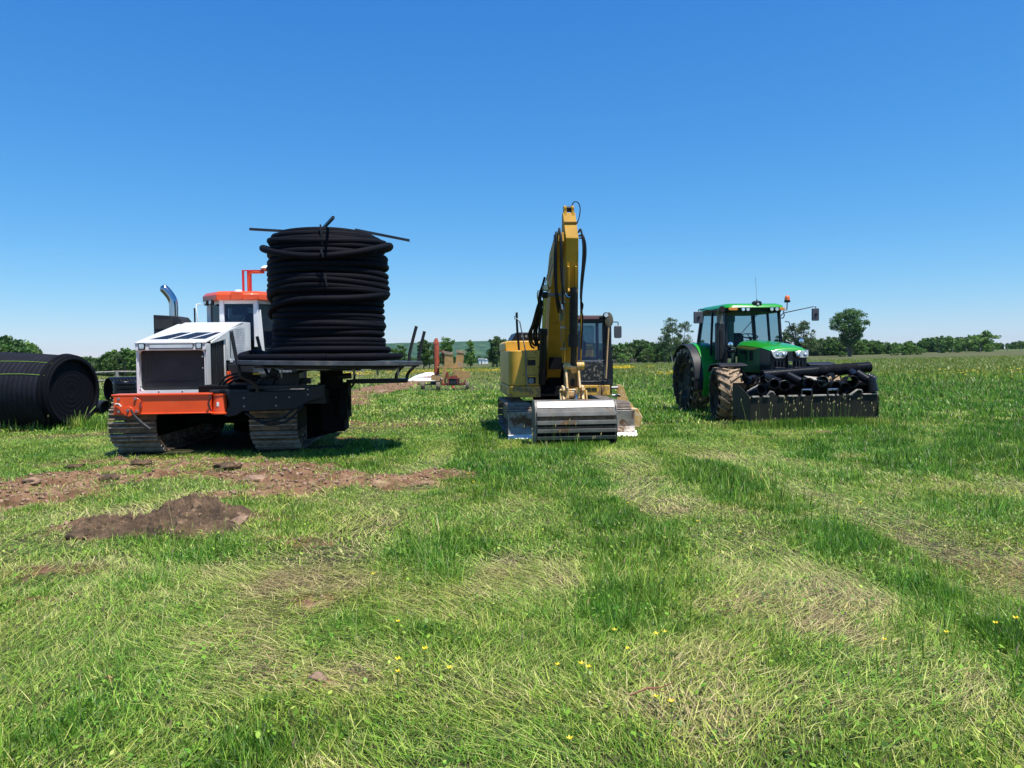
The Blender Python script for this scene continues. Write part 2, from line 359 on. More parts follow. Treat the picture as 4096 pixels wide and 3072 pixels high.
def noise(nt, sc, det=6, vec=None, dist=0):
    n = nt.nodes.new('ShaderNodeTexNoise'); n.inputs['Scale'].default_value = sc; n.inputs['Detail'].default_value = det; n.inputs['Distortion'].default_value = dist
    if vec is None:
        g = nt.nodes.new('ShaderNodeNewGeometry'); vec = g.outputs['Position']
    nt.links.new(vec, n.inputs['Vector']); return n.outputs['Fac']
def ramp(nt, fac, stops):
    r = nt.nodes.new('ShaderNodeValToRGB'); e = r.color_ramp.elements
    e[0].position = stops[0][0]; e[0].color = (*stops[0][1], 1); e[1].position = stops[-1][0]; e[1].color = (*stops[-1][1], 1)
    for p, c in stops[1:-1]: k = e.new(p); k.color = (*c, 1)
    nt.links.new(fac, r.inputs[0]); return r.outputs[0]
def mixc(nt, f, a, b_):
    m = nt.nodes.new('ShaderNodeMix'); m.data_type = 'RGBA'
    for s, v in ((0, f), (6, a), (7, b_)):
        if hasattr(v, 'links'): nt.links.new(v, m.inputs[s])
        else: m.inputs[s].default_value = v if s == 0 else (*v, 1)
    return m.outputs[2]
def mrange(nt, v, a, b_, c=0, d=1):
    m = nt.nodes.new('ShaderNodeMapRange'); m.interpolation_type = 'SMOOTHSTEP'
    for i, q in enumerate((a, b_, c, d)): m.inputs[i+1].default_value = q
    nt.links.new(v, m.inputs[0]); return m.outputs[0]
turf = ramp(nt, noise(nt, 18, 8), [(.25,(.018,.024,.008)),(.45,(.045,.050,.020)),(.6,(.085,.080,.040)),(.75,(.12,.105,.06))])
# far meadow: seeded heads give olive-brown bands; fresher green nearer
geo = N.new('ShaderNodeNewGeometry'); sx = N.new('ShaderNodeSeparateXYZ'); L.new(geo.outputs['Position'], sx.inputs[0])
stretch = N.new('ShaderNodeMapping'); stretch.inputs['Scale'].default_value = (.35,1,1); L.new(geo.outputs['Position'], stretch.inputs[0])
farc = ramp(nt, noise(nt, .9, 9, stretch.outputs[0]), [(.3,(.045,.075,.018)),(.45,(.075,.098,.028)),(.56,(.115,.112,.046)),(.7,(.155,.125,.068))])
fare = ramp(nt, noise(nt, .05, 6), [(.35,(.080,.100,.032)),(.65,(.150,.130,.070))])
farc = mixc(nt, .45, farc, fare)
yd = mrange(nt, sx.outputs[1], 16, 45)
base = mixc(nt, yd, turf, farc)
beyond = ramp(nt, noise(nt, .02, 5), [(.35,(.07,.12,.03)),(.65,(.12,.16,.05))])
base = mixc(nt, mrange(nt, sx.outputs[1], 230, 300), base, beyond)
soilc = ramp(nt, noise(nt, 3.5, 10, None, .5), [(.28,(.105,.052,.028)),(.45,(.20,.105,.058)),(.6,(.30,.175,.10)),(.78,(.46,.31,.195))])
darks = ramp(nt, noise(nt, 6, 10), [(.3,(.075,.048,.034)),(.55,(.145,.10,.07)),(.75,(.23,.165,.115))])
am = N.new('ShaderNodeAttribute'); am.attribute_name = 'mound'; soilc = mixc(nt, am.outputs['Fac'], soilc, darks)
a = N.new('ShaderNodeAttribute'); a.attribute_name = 'soil'
sf = N.new('ShaderNodeMath'); sf.operation = 'ADD'; L.new(a.outputs['Fac'], sf.inputs[0]); L.new(mrange(nt, noise(nt, 5, 10), .3, .7, -.22, .22), sf.inputs[1])
base = mixc(nt, mrange(nt, sf.outputs[0], .18, .46), base, soilc)
L.new(base, b.inputs['Base Color'])
bp = N.new('ShaderNodeBump'); bp.inputs['Strength'].default_value = .9; bp.inputs['Distance'].default_value = .05; L.new(noise(nt, 24, 10), bp.inputs['Height']); L.new(bp.outputs[0], b.inputs['Normal'])
me.materials.append(gmat)
ground = bpy.data.objects.new('ground', me); col.objects.link(ground); tag(ground, 'green meadow ground with bare brown soil patches', None, None, 'structure')

# ================================================================ grass, blade by blade
def zones(x, y):
    """tall, pale(straw/matted), brown for each ground point"""
    xl = x+.45*(fbm(x*.6+3, y*.30, 66, 3)-.5)*2; ln = sstep(20, 13, y)      # lanes left by wheels and mower, running towards the machines
    LX = [-9,-6,-4,-2.5,-2.0,-1.7,-1.3,-1.1,-.5,-.2,.35,.6,1.1,1.4,2.1,2.45,3.2,3.6,4.2,4.8,8,30]
    tl = np.interp(xl, LX, [.4,.2,.1,.3,.2,.0,.05,.85,.75,.15,.05,.75,.75,.05,.05,.80,.75,.1,.2,.9,1.0,1.0]); pl = np.interp(xl, LX, [.3,.5,.5,.15,.3,.9,.8,.05,.05,.75,.9,.1,.1,.95,.7,.1,.1,.75,.6,.1,.0,.0])
    bl = np.interp(xl, LX, [0,.3,.35,.3,.3,.6,.5,0,0,.0,.1,0,0,.3,.65,.1,0,.25,.2,0,0,0])
    t = .20+.32*tl*ln+.25*(1-ln)*(x > 3)+.72*(fbm(x*.9, y*.35, 201, 5, .6)-.45)*2
    for u,v,ru,rv,p in [(1640,2160,.75,1.1,.9),(1760,2330,.6,.5,.7),(2520,2330,.35,.7,1.0),(2450,2500,.5,.4,.7),(2950,1960,1.2,1.6,.7),(3300,2000,1.3,1.8,.8),(900,2230,.5,.4,1.0),(720,2340,.6,.3,.5),
                        (1080,1910,.4,.4,.5),(1570,1790,.6,.6,.8),(3800,2450,.7,1.0,.8),(3960,2700,.6,.6,.7),(3300,2560,.8,.5,.4),(500,2010,.7,.12,.4),(2250,1850,.8,1.2,.35),(3750,1830,2.5,2.5,.6),(120,1700,3,1,.5),(700,1880,.2,.2,0)]:
        t = t+blob(x, y, u, v, ru, rv, p)
    t = t+.8*sstep(9, 22, x+.25*y-1.5)*sstep(8, 14, y)
    p = .20+.42*pl*ln+.25*(1-ln)+.7*(fbm(x*1.1+5, y*.5, 301, 5, .6)-.5)*2
    p = p+.0*x
    p = p+.75*seg(x, y, [(4096,2350),(3500,2080),(3000,1880),(2650,1760)], .35)
    for u,v,ru,rv,q in [(2100,2350,.6,.7,.6),(2650,2280,.5,.5,.6),(1500,2080,.8,.7,.7),(1900,2050,.5,.6,.5),(1400,2300,.9,.6,.6),(1000,2650,.8,.6,.4),(1500,1700,1.8,1.5,.8),(300,1750,2,1,.6),(2000,2750,.7,.25,.3)]:
        p = p+blob(x, y, u, v, ru, rv, q)
    b = .55*blob(x, y, 3080, 2480, .7, .5, 1, 1.0)+.5*blob(x, y, 2950, 2350, .5, .6, 1, 1.0)+.6*blob(x, y, 300, 2280, .9, .35)+.5*blob(x, y, 1400, 2350, .6, .4)+.55*blob(x, y, 1500, 2700, .5, .4)+.5*blob(x, y, 3300, 1730, 1.6, .6)+.5*blob(x, y, 3000, 2850, .5, .3)
    b = b+.7*bl*ln*np.clip(fbm(x*1.7, y*.8, 431, 4)*2.2-.5, 0, 1)+.6*np.clip((fbm(x*1.3, y*1.0, 401, 5, .6)-.53)*5, 0, 1)
    t = t*(1-.75*np.clip(p+b-.35, 0, 1))
    return np.clip(t, 0, 1.5), np.clip(p, 0, 1), np.clip(b, 0, 1)

def keep_out(x, y):
    """no blades growing through tracks, wheels and other things standing on the ground"""
    k = np.zeros(x.shape, bool)
    for (ox, oy, a, x0, x1, y0, y1) in FOOT:
        c, s = math.cos(R(a)), math.sin(R(a)); lx = (x-ox)*c+(y-oy)*s; ly = -(x-ox)*s+(y-oy)*c
        k |= (lx > x0) & (lx < x1) & (ly > y0) & (ly < y1)
    return k
FOOT = [(-5.4,13.0,5,-.7,.9,.35,6.3),(-5.4,13.0,5,.9,2.4,.5,1.2),(-5.4,13.0,5,-1.5,-.62,.1,4.6),(-5.4,13.0,5,.85,1.72,.1,4.6),(1.2,16.0,4.5,-1.35,-.8,-.5,2.9),(1.2,16.0,4.5,.75,1.25,-.5,2.9),(1.2,16.0,4.5,-.95,.56,-2.0,-1.2),
        (6.76,17.25,7.5,-1.55,-.95,1.4,2.3),(6.76,17.25,7.5,.95,1.55,1.4,2.3),(6.76,17.25,7.5,-1.5,-.9,3.9,5.0),(6.76,17.25,7.5,.9,1.5,3.9,5.0),(6.76,17.25,9.5,-1.5,1.6,.05,.9)]
def blades(name, y0, y1, n, w, h, seg_n, seed, kind='turf', xlim=None, label=None, fixed=None):
    r = np.random.default_rng(seed)
    if fixed is None:
        yy = np.sqrt(r.uniform(y0**2, y1**2, n)); xx = r.uniform(-.84, .80, n)*(yy+.8)
        if xlim is not None:
            k = (xx > xlim[0]) & (xx < xlim[1]); xx, yy = xx[k], yy[k]
    else: xx, yy = fixed
    t, p, br = zones(xx, yy); s = soil_f(xx, yy)
    clump = fbm(xx*3.2, yy*3.2, 777, 3)
    mw = .25+.75*sstep(.30, .62, clump)
    if kind == 'turf': prob = (1-.90*sstep(.12, .72, s+.22*(r.random(len(xx))-.5)))*(.55+.45*mw)
    elif kind == 'thatch': prob = np.clip(.15+.95*p+.8*br, 0, 1)*(1-.85*sstep(.2, .6, s))
    elif kind == 'tall': prob = np.clip(t-.45, 0, 1)*np.where(s > .25, .05, 1)*mw
    elif kind == 'stalk': prob = np.clip(t-.2, .02, 1)*np.where(s > .25, .0, 1)
    else: prob = np.ones(len(xx))
    k = (r.random(len(xx)) < prob) & ~keep_out(xx, yy)
    xx, yy, t, p, br, s, mw = [q[k] for q in (xx, yy, t, p, br, s, mw)]
    n = len(xx)
    if n == 0: return
    sc = 1+.028*np.clip(yy-6, 0, 60)            # far blades stand for tufts
    ang = r.uniform(0, 2*np.pi, n)
    if kind == 'turf':
        H = h*(.35+.55*r.random(n)+.75*np.clip(t, 0, 1.2)*mw)*(1-.4*np.clip(p+br, 0, 1)); lean = r.uniform(.25, 1.0, n)+.9*np.clip(p+br-.2, 0, 1)*r.random(n)
    elif kind == 'thatch': H = h*r.uniform(.6, 1.5, n); lean = r.uniform(1.15, 1.52, n); ang = np.where(r.random(n) < .65, 2.2+1.4*(fbm(xx*.7, yy*.7, 888, 2)-.5)*4+r.normal(0, .5, n), ang)
    elif kind == 'tall': H = h*(.45+.75*r.random(n)); lean = r.uniform(.02, .75, n)+.25*(r.random(n) < .2)
    else: H = h*(.6+.7*r.random(n)); lean = r.uniform(.0, .28, n)
    W = w*(.6+.8*r.random(n))*sc; H = H*(1+.004*np.clip(yy-10, 0, 50))
    z0 = height(xx, yy)-.012+(r.random(n)*.035 if kind == 'thatch' else 0)
    dx, dy = np.cos(ang), np.sin(ang); tw = ang+np.pi/2+r.normal(0, .5, n); wx, wy = np.cos(tw)*W*.5, np.sin(tw)*W*.5
    K = seg_n; rows = []
    arcl = np.zeros(n); zl = np.zeros(n)
    for i in range(K+1):
        f = i/K
        a_ = lean*(.35+.9*f) if kind != 'thatch' else lean*(.9+.18*f)
        if i > 0: arcl = arcl+np.sin(np.minimum(a_, 1.75))*H/K; zl = zl+np.cos(np.minimum(a_, 1.75))*H/K
        wf = (1-f**1.7)*(.75+.5*min(1, f*3)) if K > 1 else (1-f)
        if kind == 'stalk': wf = 1-.5*f
        rows.append((xx+dx*arcl, yy+dy*arcl, z0+zl, wf))
    vs = []; cols = []
    for i, (X, Y, Z, wf) in enumerate(rows[:-1] if kind != 'stalk' else rows):
        vs += [np.stack([X-wx*wf, Y-wy*wf, Z], 1), np.stack([X+wx*wf, Y+wy*wf, Z], 1)]
    if kind != 'stalk': X, Y, Z, wf = rows[-1]; vs.append(np.stack([X, Y, Z], 1))
    nv = len(vs); V = np.stack(vs, 1).reshape(-1, 3)
    base = (np.arange(n)*nv)[:, None]
    quads = [(2*i, 2*i+1, 2*i+3, 2*i+2) for i in range(K-1 if kind != 'stalk' else K)]
    # triangles everywhere (tips are triangles) -> one face size
    tris = [t_ for q in quads for t_ in ((q[0],q[1],q[2]),(q[0],q[2],q[3]))]
    if kind != 'stalk': tris.append((nv-3, nv-2, nv-1))
    F = (base[:, None, :]+np.array(tris)[None]).reshape(-1, 3)
    # seed heads on stalks: a slim darker spindle
    # colour value: 0 deep green .. 1 straw
    dry = np.clip(.10+.60*r.random(n)**1.5+.55*p*r.random(n)**.7+.9*br*r.random(n)**.6-.50*np.clip(t, 0, 1)*mw+.25*(r.random(n) < .05), 0, 1)
    if kind == 'thatch': dry = np.clip(.30+.5*r.random(n)+.45*br-.25*(1-p), 0, 1)
    if kind == 'tall': dry = np.clip(.10+.45*r.random(n)**1.1+.3*(r.random(n) < .06), 0, 1)
    if kind == 'stalk': dry = np.clip(.3+.5*r.random(n), 0, 1)
    dry = np.clip(dry-.12*sstep(8, 14, yy)*sstep(60, 30, yy)+.5*sstep(30, 80, yy)*r.random(n)**.4, 0, 1)
    dry = np.minimum(dry, np.where(yy > 13, .60, 1)+.0*dry); C = np.repeat(dry, nv)
    rnd = np.repeat(r.random(n)*(1-.62*sstep(24, 75, yy)), nv)
    me = bpy.data.meshes.new(name); fast_mesh(me, V, F)
    for nm, arr_ in (('dry', C), ('rnd', rnd)):
        at = me.attributes.new(nm, 'FLOAT', 'POINT'); at.data.foreach_set('value', arr_.astype(np.float32))
    me.materials.append(GRASS); o = bpy.data.objects.new(name, me); col.objects.link(o)
    tag(o, label, 'grass', None, 'stuff'); return o, (xx+dx*arcl, yy+dy*arcl, z0+zl)
GRASS = bpy.data.materials.new('grass_blade'); GRASS.use_nodes = True; nt = GRASS.node_tree; N = nt.nodes; L = nt.links; b = N['Principled BSDF']
a1 = N.new('ShaderNodeAttribute'); a1.attribute_name = 'dry'; a2 = N.new('ShaderNodeAttribute'); a2.attribute_name = 'rnd'
gc = ramp(nt, a1.outputs['Fac'], [(0,(.072,.205,.015)),(.22,(.150,.335,.028)),(.45,(.290,.445,.052)),(.62,(.50,.54,.13)),(.8,(.68,.62,.27)),(1,(.48,.34,.19))])
hsv = N.new('ShaderNodeHueSaturation'); L.new(gc, hsv.inputs['Color']); L.new(mrange(nt, a2.outputs['Fac'], 0, 1, .42, 1.55), hsv.inputs['Value'])
big = noise(nt, .6, 3); L.new(mrange(nt, big, .3, .7, .481, .507), hsv.inputs['Hue'])
L.new(hsv.outputs[0], b.inputs['Base Color']); b.inputs['Roughness'].default_value = .42; b.inputs['Specular IOR Level'].default_value = .45
tl = N.new('ShaderNodeBsdfTranslucent'); L.new(hsv.outputs[0], tl.inputs[0]); ms = N.new('ShaderNodeMixShader'); ms.inputs[0].default_value = .40
L.new(b.outputs[0], ms.inputs[1]); L.new(tl.outputs[0], ms.inputs[2]); L.new(ms.outputs[0], N['Material Output'].inputs['Surface'])
q = GQ
blades('grass', 2.2, 5.2, int(230000*q), .0048, .080, 3, 1, 'turf', label='short mixed green grass covering the nearest ground')
blades('grass', 5.2, 9.5, int(270000*q), .0068, .088, 3, 2, 'turf', label='short mixed green grass around the dark soil mound')
blades('grass', 9.5, 18, int(330000*q), .0105, .11, 2, 3, 'turf', label='short grass around the three machines')
blades('grass', 18, 36, int(230000*q), .022, .20, 2, 4, 'turf', label='longer grass behind the machines')
blades('grass', 36, 150, int(260000*q), .05, .26, 1, 5, 'turf', label='olive meadow grass in the middle distance')
blades('cut_grass', 2.2, 6, int(110000*q), .0042, .12, 2, 6, 'thatch', label='flattened pale grass lying on the nearest ground')
blades('cut_grass', 6, 16, int(150000*q), .0062, .14, 2, 7, 'thatch', label='flattened pale grass in the wheel tracks before the machines')
blades('tall_grass', 2.2, 7, int(44000*q), .0052, .21, 4, 8, 'tall', label='tall dark green grass tufts standing in the foreground')
blades('tall_grass', 7, 22, int(100000*q), .0085, .24, 3, 9, 'tall', label='tall green grass tufts between the camera and the machines')
blades('tall_grass', 22, 60, int(70000*q), .022, .34, 2, 10, 'tall', label='tall grass across the right side of the meadow')
# seeded stalks
def stalks(name, y0, y1, n, h, seed, label, fixed=None):
    res = blades(name, y0, y1, n, .0035, h, 3, seed, 'stalk', label=label, fixed=fixed)
    if not res: return
    o, (X, Y, Z) = res; r = np.random.default_rng(seed+500); m = len(X)
    L_ = h*.13; Rr = .0045+.0005*np.clip(Y, 0, 20)
    vs = []; fs = []
    for i in range(m):
        b0 = len(vs); x, y, z = X[i], Y[i], Z[i]
        for k in range(3):
            a = k*2.09+i; vs.append((x+Rr[i]*math.cos(a), y+Rr[i]*math.sin(a), z+L_*.4))
        vs += [(x, y, z-L_*.1), (x+.01, y, z+L_)]
        fs += [(b0,b0+1,b0+3),(b0+1,b0+2,b0+3),(b0+2,b0,b0+3),(b0+1,b0,b0+4),(b0+2,b0+1,b0+4),(b0,b0+2,b0+4)]
    me = bpy.data.meshes.new('seed_heads'); me.from_pydata(vs, [], fs); me.materials.append(SEED)
    s = bpy.data.objects.new('seed_heads', me); col.objects.link(s); s.parent = o; s['kind'] = 'stuff'
SEED = mat('seed_head', (.40,.33,.13), .9, 0, .3)
stalks('seeding_grass', 2.4, 9, int(700), .42, 21, 'thin seeding grass stalks over the foreground')
stalks('seeding_grass', 9, 30, int(3500), .48, 22, 'thin seeding grass stalks around the machines')
r_ = np.random.default_rng(5); tx = r_.uniform(-2.3, 2.0, 230)
fx_ = 6.76+tx*.985; fy_ = 17.25+tx*.15-r_.uniform(.02, .8, 230)
stalks('seeding_grass', 0, 0, 0, .5, 23, 'pale seeding grass in front of the steel bin', fixed=(fx_, fy_))
tx = r_.normal(-.1, .95, 6500); fx_ = 6.76+tx*.985; fy_ = 17.25+tx*.15-np.abs(r_.normal(0, .35, 6500))-.02
blades('dry_grass', 0, 0, 0, .008, .17, 3, 24, 'fixed', label='dry grass thatch piled before the steel bin', fixed=(fx_, fy_))
tx = r_.normal(-2.6, 1.9, 7000); blades('tall_grass', 0, 0, 0, .011, .30, 3, 25, 'fixed', label='long grass at the foot of the big black pipe roll', fixed=(-11.2+tx, 19.0+tx*-.16-np.abs(r_.normal(0, .3, 7000))))
tx = r_.normal(.5, .9, 3600); blades('tall_grass', 0, 0, 0, .008, .10, 3, 26, 'fixed', label='grass standing in front of the excavator bucket and blade', fixed=(1.2+tx, 14.0+.08*tx+np.where(np.abs(tx+.25) < .8, 0, .9)-np.abs(r_.normal(0, .2, 3600))))
# broad leaves (clover, plantain) in the foreground
def leaves(n, y0, y1, size, seed):
    r = np.random.default_rng(seed); yy = np.sqrt(r.uniform(y0**2, y1**2, n)); xx = r.uniform(-.8, .8, n)*(yy+.5)
    k = (soil_f(xx, yy) < .25) & (fbm(xx*1.4, yy*1.4, 613, 3) > .48); xx, yy = xx[k], yy[k]; n = len(xx)
    a = r.uniform(0, 6.28, n); tilt = r.uniform(-.1, .7, n); s_ = size*(.5+1.1*r.random(n)**2); z = height(xx, yy)+r.uniform(.02, .09, n)
    shp = [(0,-.1),(.32,.25),(.36,.6),(.0,1.05),(-.36,.6),(-.32,.25)]
    V = []
    for (px, py) in shp:
        V.append(np.stack([xx+s_*(px*np.cos(a)-py*np.sin(a)*np.cos(tilt)), yy+s_*(px*np.sin(a)+py*np.cos(a)*np.cos(tilt)), z+s_*py*np.sin(tilt)+.12*s_*abs(px)], 1))
    V = np.stack(V, 1).reshape(-1, 3); F = (np.arange(n)*6)[:, None]+np.arange(6)[None]
    me = bpy.data.meshes.new('leaf_litter'); fast_mesh(me, V, F)
    for nm, arr_ in (('dry', np.repeat(np.clip(r.normal(.30, .13, n), 0, .7), 6)), ('rnd', np.repeat(r.random(n), 6))):
        at = me.attributes.new(nm, 'FLOAT', 'POINT'); at.data.foreach_set('value', arr_.astype(np.float32))
    me.materials.append(GRASS); o = bpy.data.objects.new('broad_leaves', me); col.objects.link(o); tag(o, 'low broad clover and plantain leaves among the foreground grass', 'leaves', None, 'stuff')
leaves(20000, 2.3, 7.5, .020, 31)
# ---------------------------------------------------------------- clods, straws, flowers
FLW = mat('buttercup_petal', (.85,.62,.01), .5, 0, .05)
STEM = mat('flower_stem', (.07,.15,.03), .6)
def flower_mesh():
    mb = MB(); mb.tube([(0,0,0),(.01,.004,.09),(.006,0,.17)], .0016, 4, mi=1)
    for k in range(5):
        a = k*1.2566; c, s = math.cos(a), math.sin(a)
        mb.add([(.006,0,.17),(.006+.011*math.cos(a-.5),.011*math.sin(a-.5),.176),(.006+.017*c,.017*s,.182),(.006+.011*math.cos(a+.5),.011*math.sin(a+.5),.176)], [(0,1,2,3)])
    return mb
first = None
for i, (u, v) in enumerate([(1590,2520),(1592,2722),(1600,2700),(2235,2685),(2325,2708),(2455,2560),(2660,2555),(2630,2585),(2625,2815),(2680,2862),(2275,2992),(3540,2590),(3985,2540),(4060,2540),(3780,2560),(2510,2030),(1495,2340),(1875,1930),(1895,1955),(2790,2110),(3440,2050),(4070,1985),(3050,1940),(2960,2150),(400,2020),(2510,2625),(2360,2712),(1345,1990),(3100,1800),(3680,1760),(1700,2655),(1805,2720)]):
    x, y = G(u, v); x, y = G(u, v+int(.12*3077/max(y, 2)))
    if first is None: first = flower_mesh().build('buttercup', [FLW, STEM], smooth=0); o = first
    else: o = first.copy(); col.objects.link(o)
    o.location = (x, y, hz(x, y)); o.rotation_euler = (0, 0, i*1.3); s = random.uniform(.85, 1.25); o.scale = (s,s,s)
    tag(o, 'small yellow buttercup on a thin stem in the grass', 'flower', 'buttercups scattered in the grass')
def yellow_band(name, pts, n, w, size, seed, label):
    r = np.random.default_rng(seed); P = np.array(pts, float)
    k = r.integers(0, len(P)-1, n); t = r.random(n); x = P[k,0]+(P[k+1,0]-P[k,0])*t; y = P[k,1]+(P[k+1,1]-P[k,1])*t+r.normal(0, w, n)
    q = fbm(x*.35, y*.12, seed, 3) > .47; x, y = x[q], y[q]; n = len(x); z = height(x, y)+r.uniform(.25, .5, n); s = size*(.6+.8*r.random(n)); a = r.uniform(0, 6.28, n)
    V = np.stack([np.stack([x+s*np.cos(a+j*2.094), y+s*np.sin(a+j*2.094), z+(.5*s if j == 0 else 0)], 1) for j in range(3)], 1).reshape(-1, 3)
    V2 = V.copy().reshape(-1, 3, 3); V2[:, :, 2] = V2[:, ::-1, 2]+.3*s[:, None]
    V = np.concatenate([V, V2.reshape(-1, 3)]); F = np.arange(len(V)).reshape(-1, 3)
    me = bpy.data.meshes.new(name); fast_mesh(me, V, F); me.materials.append(FLW); o = bpy.data.objects.new(name, me); col.objects.link(o); tag(o, label, 'flowers', None, 'stuff')
yellow_band('yellow_flowers', [(-14,75),(2,78),(10,84),(16,90)], 5200, 2.6, .05, 41, 'band of yellow flowers behind the excavator')
yellow_band('yellow_flowers', [(-28,58),(-14,66),(-8,70)], 2600, 3.5, .05, 42, 'yellow flowers beyond the pipe reel')
yellow_band('yellow_flowers', [(10,52),(16,50),(20,54)], 1100, 3.5, .05, 43, 'yellow flowers left of the tractor')
yellow_band('yellow_flowers', [(20,40),(28,46),(40,52),(60,70),(75,80)], 800, 4.5, .05, 44, 'yellow flowers in the field on the right')
# small things on the ground
def clod(name, x, y, r, sz, seed, m_, label, cat, flat=.6):
    rr_ = random.Random(seed); me = bpy.data.meshes.new(name); bm = bmesh.new(); bmesh.ops.create_icosphere(bm, subdivisions=3, radius=1)
    for v in bm.verts:
        p = v.co*2.6; n = fbm(np.array([p.x+seed*3.1]), np.array([p.y*1.3+p.z*1.7]), seed, 4)[0]
        v.co = Vector((v.co.x*r*sz, v.co.y*r, v.co.z*r*flat))*(.36+1.15*n)
    bm.to_mesh(me); bm.free(); me.polygons.foreach_set('use_smooth', [True]*len(me.polygons)); me.materials.append(m_)
    o = bpy.data.objects.new(name, me); col.objects.link(o); o.location = (x, y, hz(x, y)+r*flat*.3); o.rotation_euler.z = rr_.uniform(0, 3); return tag(o, label, cat)
SOILD = mat('dark_soil_clod', (.098,.060,.032), .95, 0, .5, vscale=6, dirt=(.26,.165,.095), damt=.40, dscale=9, bump=1, bscale=30)
SOILL = mat('dry_soil_clod', (.31,.195,.125), .95, 0, .3, vscale=6, bump=1, bscale=18)
for (u, v, r, sx_, m_, lab) in [(1270,2735,.045,1.2,SOILL,'small pinkish dry clod alone in the foreground grass'),(845,2030,.075,1.2,SOILD,'dark knobbly clod crowning the soil mound'),(320,2165,.07,1.6,SOILD,'low dark clod at the left end of the soil mound'),
        (960,2095,.085,2.4,SOILL,'brown clod at the right end of the soil mound'),(130,1950,.10,1.1,SOILL,'upright pale clod in the churned soil on the left'),(440,1925,.12,1.5,SOILD,'dark clod in the churned soil below the left track'),
        (910,1880,.13,1.5,SOILD,'grassy dark clod in the soil right of the left track'),(560,1870,.11,1.6,SOILD,'dark clod just in front of the left track'),
        (1530,1572,.22,2.0,SOILL,'reddish clod in the grass below the reel guard arm'),(1030,1930,.12,1.8,SOILL,'brown clod in the churned strip below the reel'),(300,1880,.09,1.5,SOILD,'small dark clod left of the left track')]:
    x, y = G(u, v); clod('soil_clod', x, y, r, sx_, int(u+v), m_, lab, 'soil clod')
def twig(u, v, L_, a, m_, label):
    x, y = G(u, v); mb = MB(); c, s = math.cos(R(a)), math.sin(R(a))
    mb.tube([(0,0,.06),(L_*.4*c,L_*.4*s,.085),(L_*.7*c,L_*.7*s+.01,.075),(L_*c,L_*s,.10)], [.005,.004,.003,.002], 5)
    mb.tube([(L_*.4*c,L_*.4*s,.085),(L_*.7*c+.02,L_*.6*s-.05,.08)], [.003,.0015], 5)
    o = mb.build('twig', m_); o.location = (x, y, hz(x, y)); return tag(o, label, 'twig')
twig(2520,2830,.22,12,mat('reddish_twig',(.25,.07,.035),.6),'red-brown twig lying near the lower middle of the grass')
twig(420,2760,.10,-35,M['tan'],'short yellow straw stalk in the lower left grass')

def crumbs(n, seed, mound_only, name, m_, label, smin, smax):
    """loose crumbs of soil over the churned patches"""
    r = np.random.default_rng(seed); bm = bmesh.new(); bmesh.ops.create_icosphere(bm, subdivisions=1, radius=1); bv = np.array([v.co[:] for v in bm.verts]); bf = np.array([[v.index for v in f.verts] for f in bm.faces]); bm.free()
    if mound_only: cx, cy = G(680, 2110); xx = cx+r.normal(0, .75, n*4); yy = cy+r.normal(0, .35, n*4); pr = np.clip(mound_f(xx, yy)*5, 0, 1)
    else: yy = np.sqrt(r.uniform(36, 220, n*14)); xx = r.uniform(-10, 1, n*14); pr = np.clip(soil_f(xx, yy)-.3, 0, 1)
    k = r.random(len(xx)) < pr; xx, yy = xx[k][:n], yy[k][:n]; n = len(xx); s = smin*(smax/smin)**(r.random(n)**3.2)
    V = bv[None]*(1+.35*r.normal(size=(n, len(bv), 1)))*s[:, None, None]*r.uniform(.6, 1.4, (n, 1, 3))
    a = r.uniform(0, 6.28, n); c, q = np.cos(a)[:, None], np.sin(a)[:, None]; V = np.stack([V[:,:,0]*c-V[:,:,1]*q, V[:,:,0]*q+V[:,:,1]*c, V[:,:,2]*.8], 2)
    V += np.stack([xx, yy, height(xx, yy)+s*.25], 1)[:, None]; F = (np.arange(n)*len(bv))[:, None, None]+bf[None]
    me = bpy.data.meshes.new(name); fast_mesh(me, V.reshape(-1, 3), F.reshape(-1, 3)); me.materials.append(m_); o = bpy.data.objects.new(name, me); col.objects.link(o); tag(o, label, 'soil', None, 'stuff')
crumbs(7000, 61, False, 'soil_crumbs', SOILL, 'loose brown crumbs over the churned soil', .005, .030)
crumbs(1500, 62, True, 'soil_crumbs', SOILD, 'dark crumbs scattered round the soil mound', .004, .018)
# the turned-up sod ridge: a fine mesh of its own
mx_ = np.linspace(-4.35, -2.35, 250); my_ = np.linspace(6.55, 8.55, 220); MXX, MYY = np.meshgrid(mx_, my_); fx, fy = MXX.ravel(), MYY.ravel()
wx_ = fx+.10*(fbm(fx*5, fy*5, 811, 3)-.5)*2; wy_ = fy+.10*(fbm(fx*5+7, fy*5, 812, 3)-.5)*2
m0 = mound_f(wx_, wy_); rid = 1-np.abs(2*fbm(fx*7, fy*9, 813, 5, .6)-1); k_ = np.clip(m0*7, 0, 1)
rid2 = 1-np.abs(2*fbm(wx_*15, wy_*17, 823, 4, .6)-1)
mz = height(fx, fy)-.02+m0*.12+k_*(.12*(rid-.50)+.075*(rid2-.62)+.05*(fbm(fx*26, fy*26, 815, 4, .65)-.5)) - .10*(1-np.clip(m0*16, 0, 1))
me = bpy.data.meshes.new('soil_mound'); fast_mesh(me, np.stack([fx, fy, mz], 1), np.stack([a_.ravel() for a_ in (lambda I: (I[:-1,:-1], I[:-1,1:], I[1:,1:], I[1:,:-1]))(np.arange(250*220).reshape(220, 250))], 1))
me.polygons.foreach_set('use_smooth', np.ones(len(me.polygons), dtype=bool)); me.materials.append(SOILD)
o = bpy.data.objects.new('soil_mound', me); col.objects.link(o); tag(o, 'long dark ridge of turned-up soil lying in the grass on the left', 'soil mound')
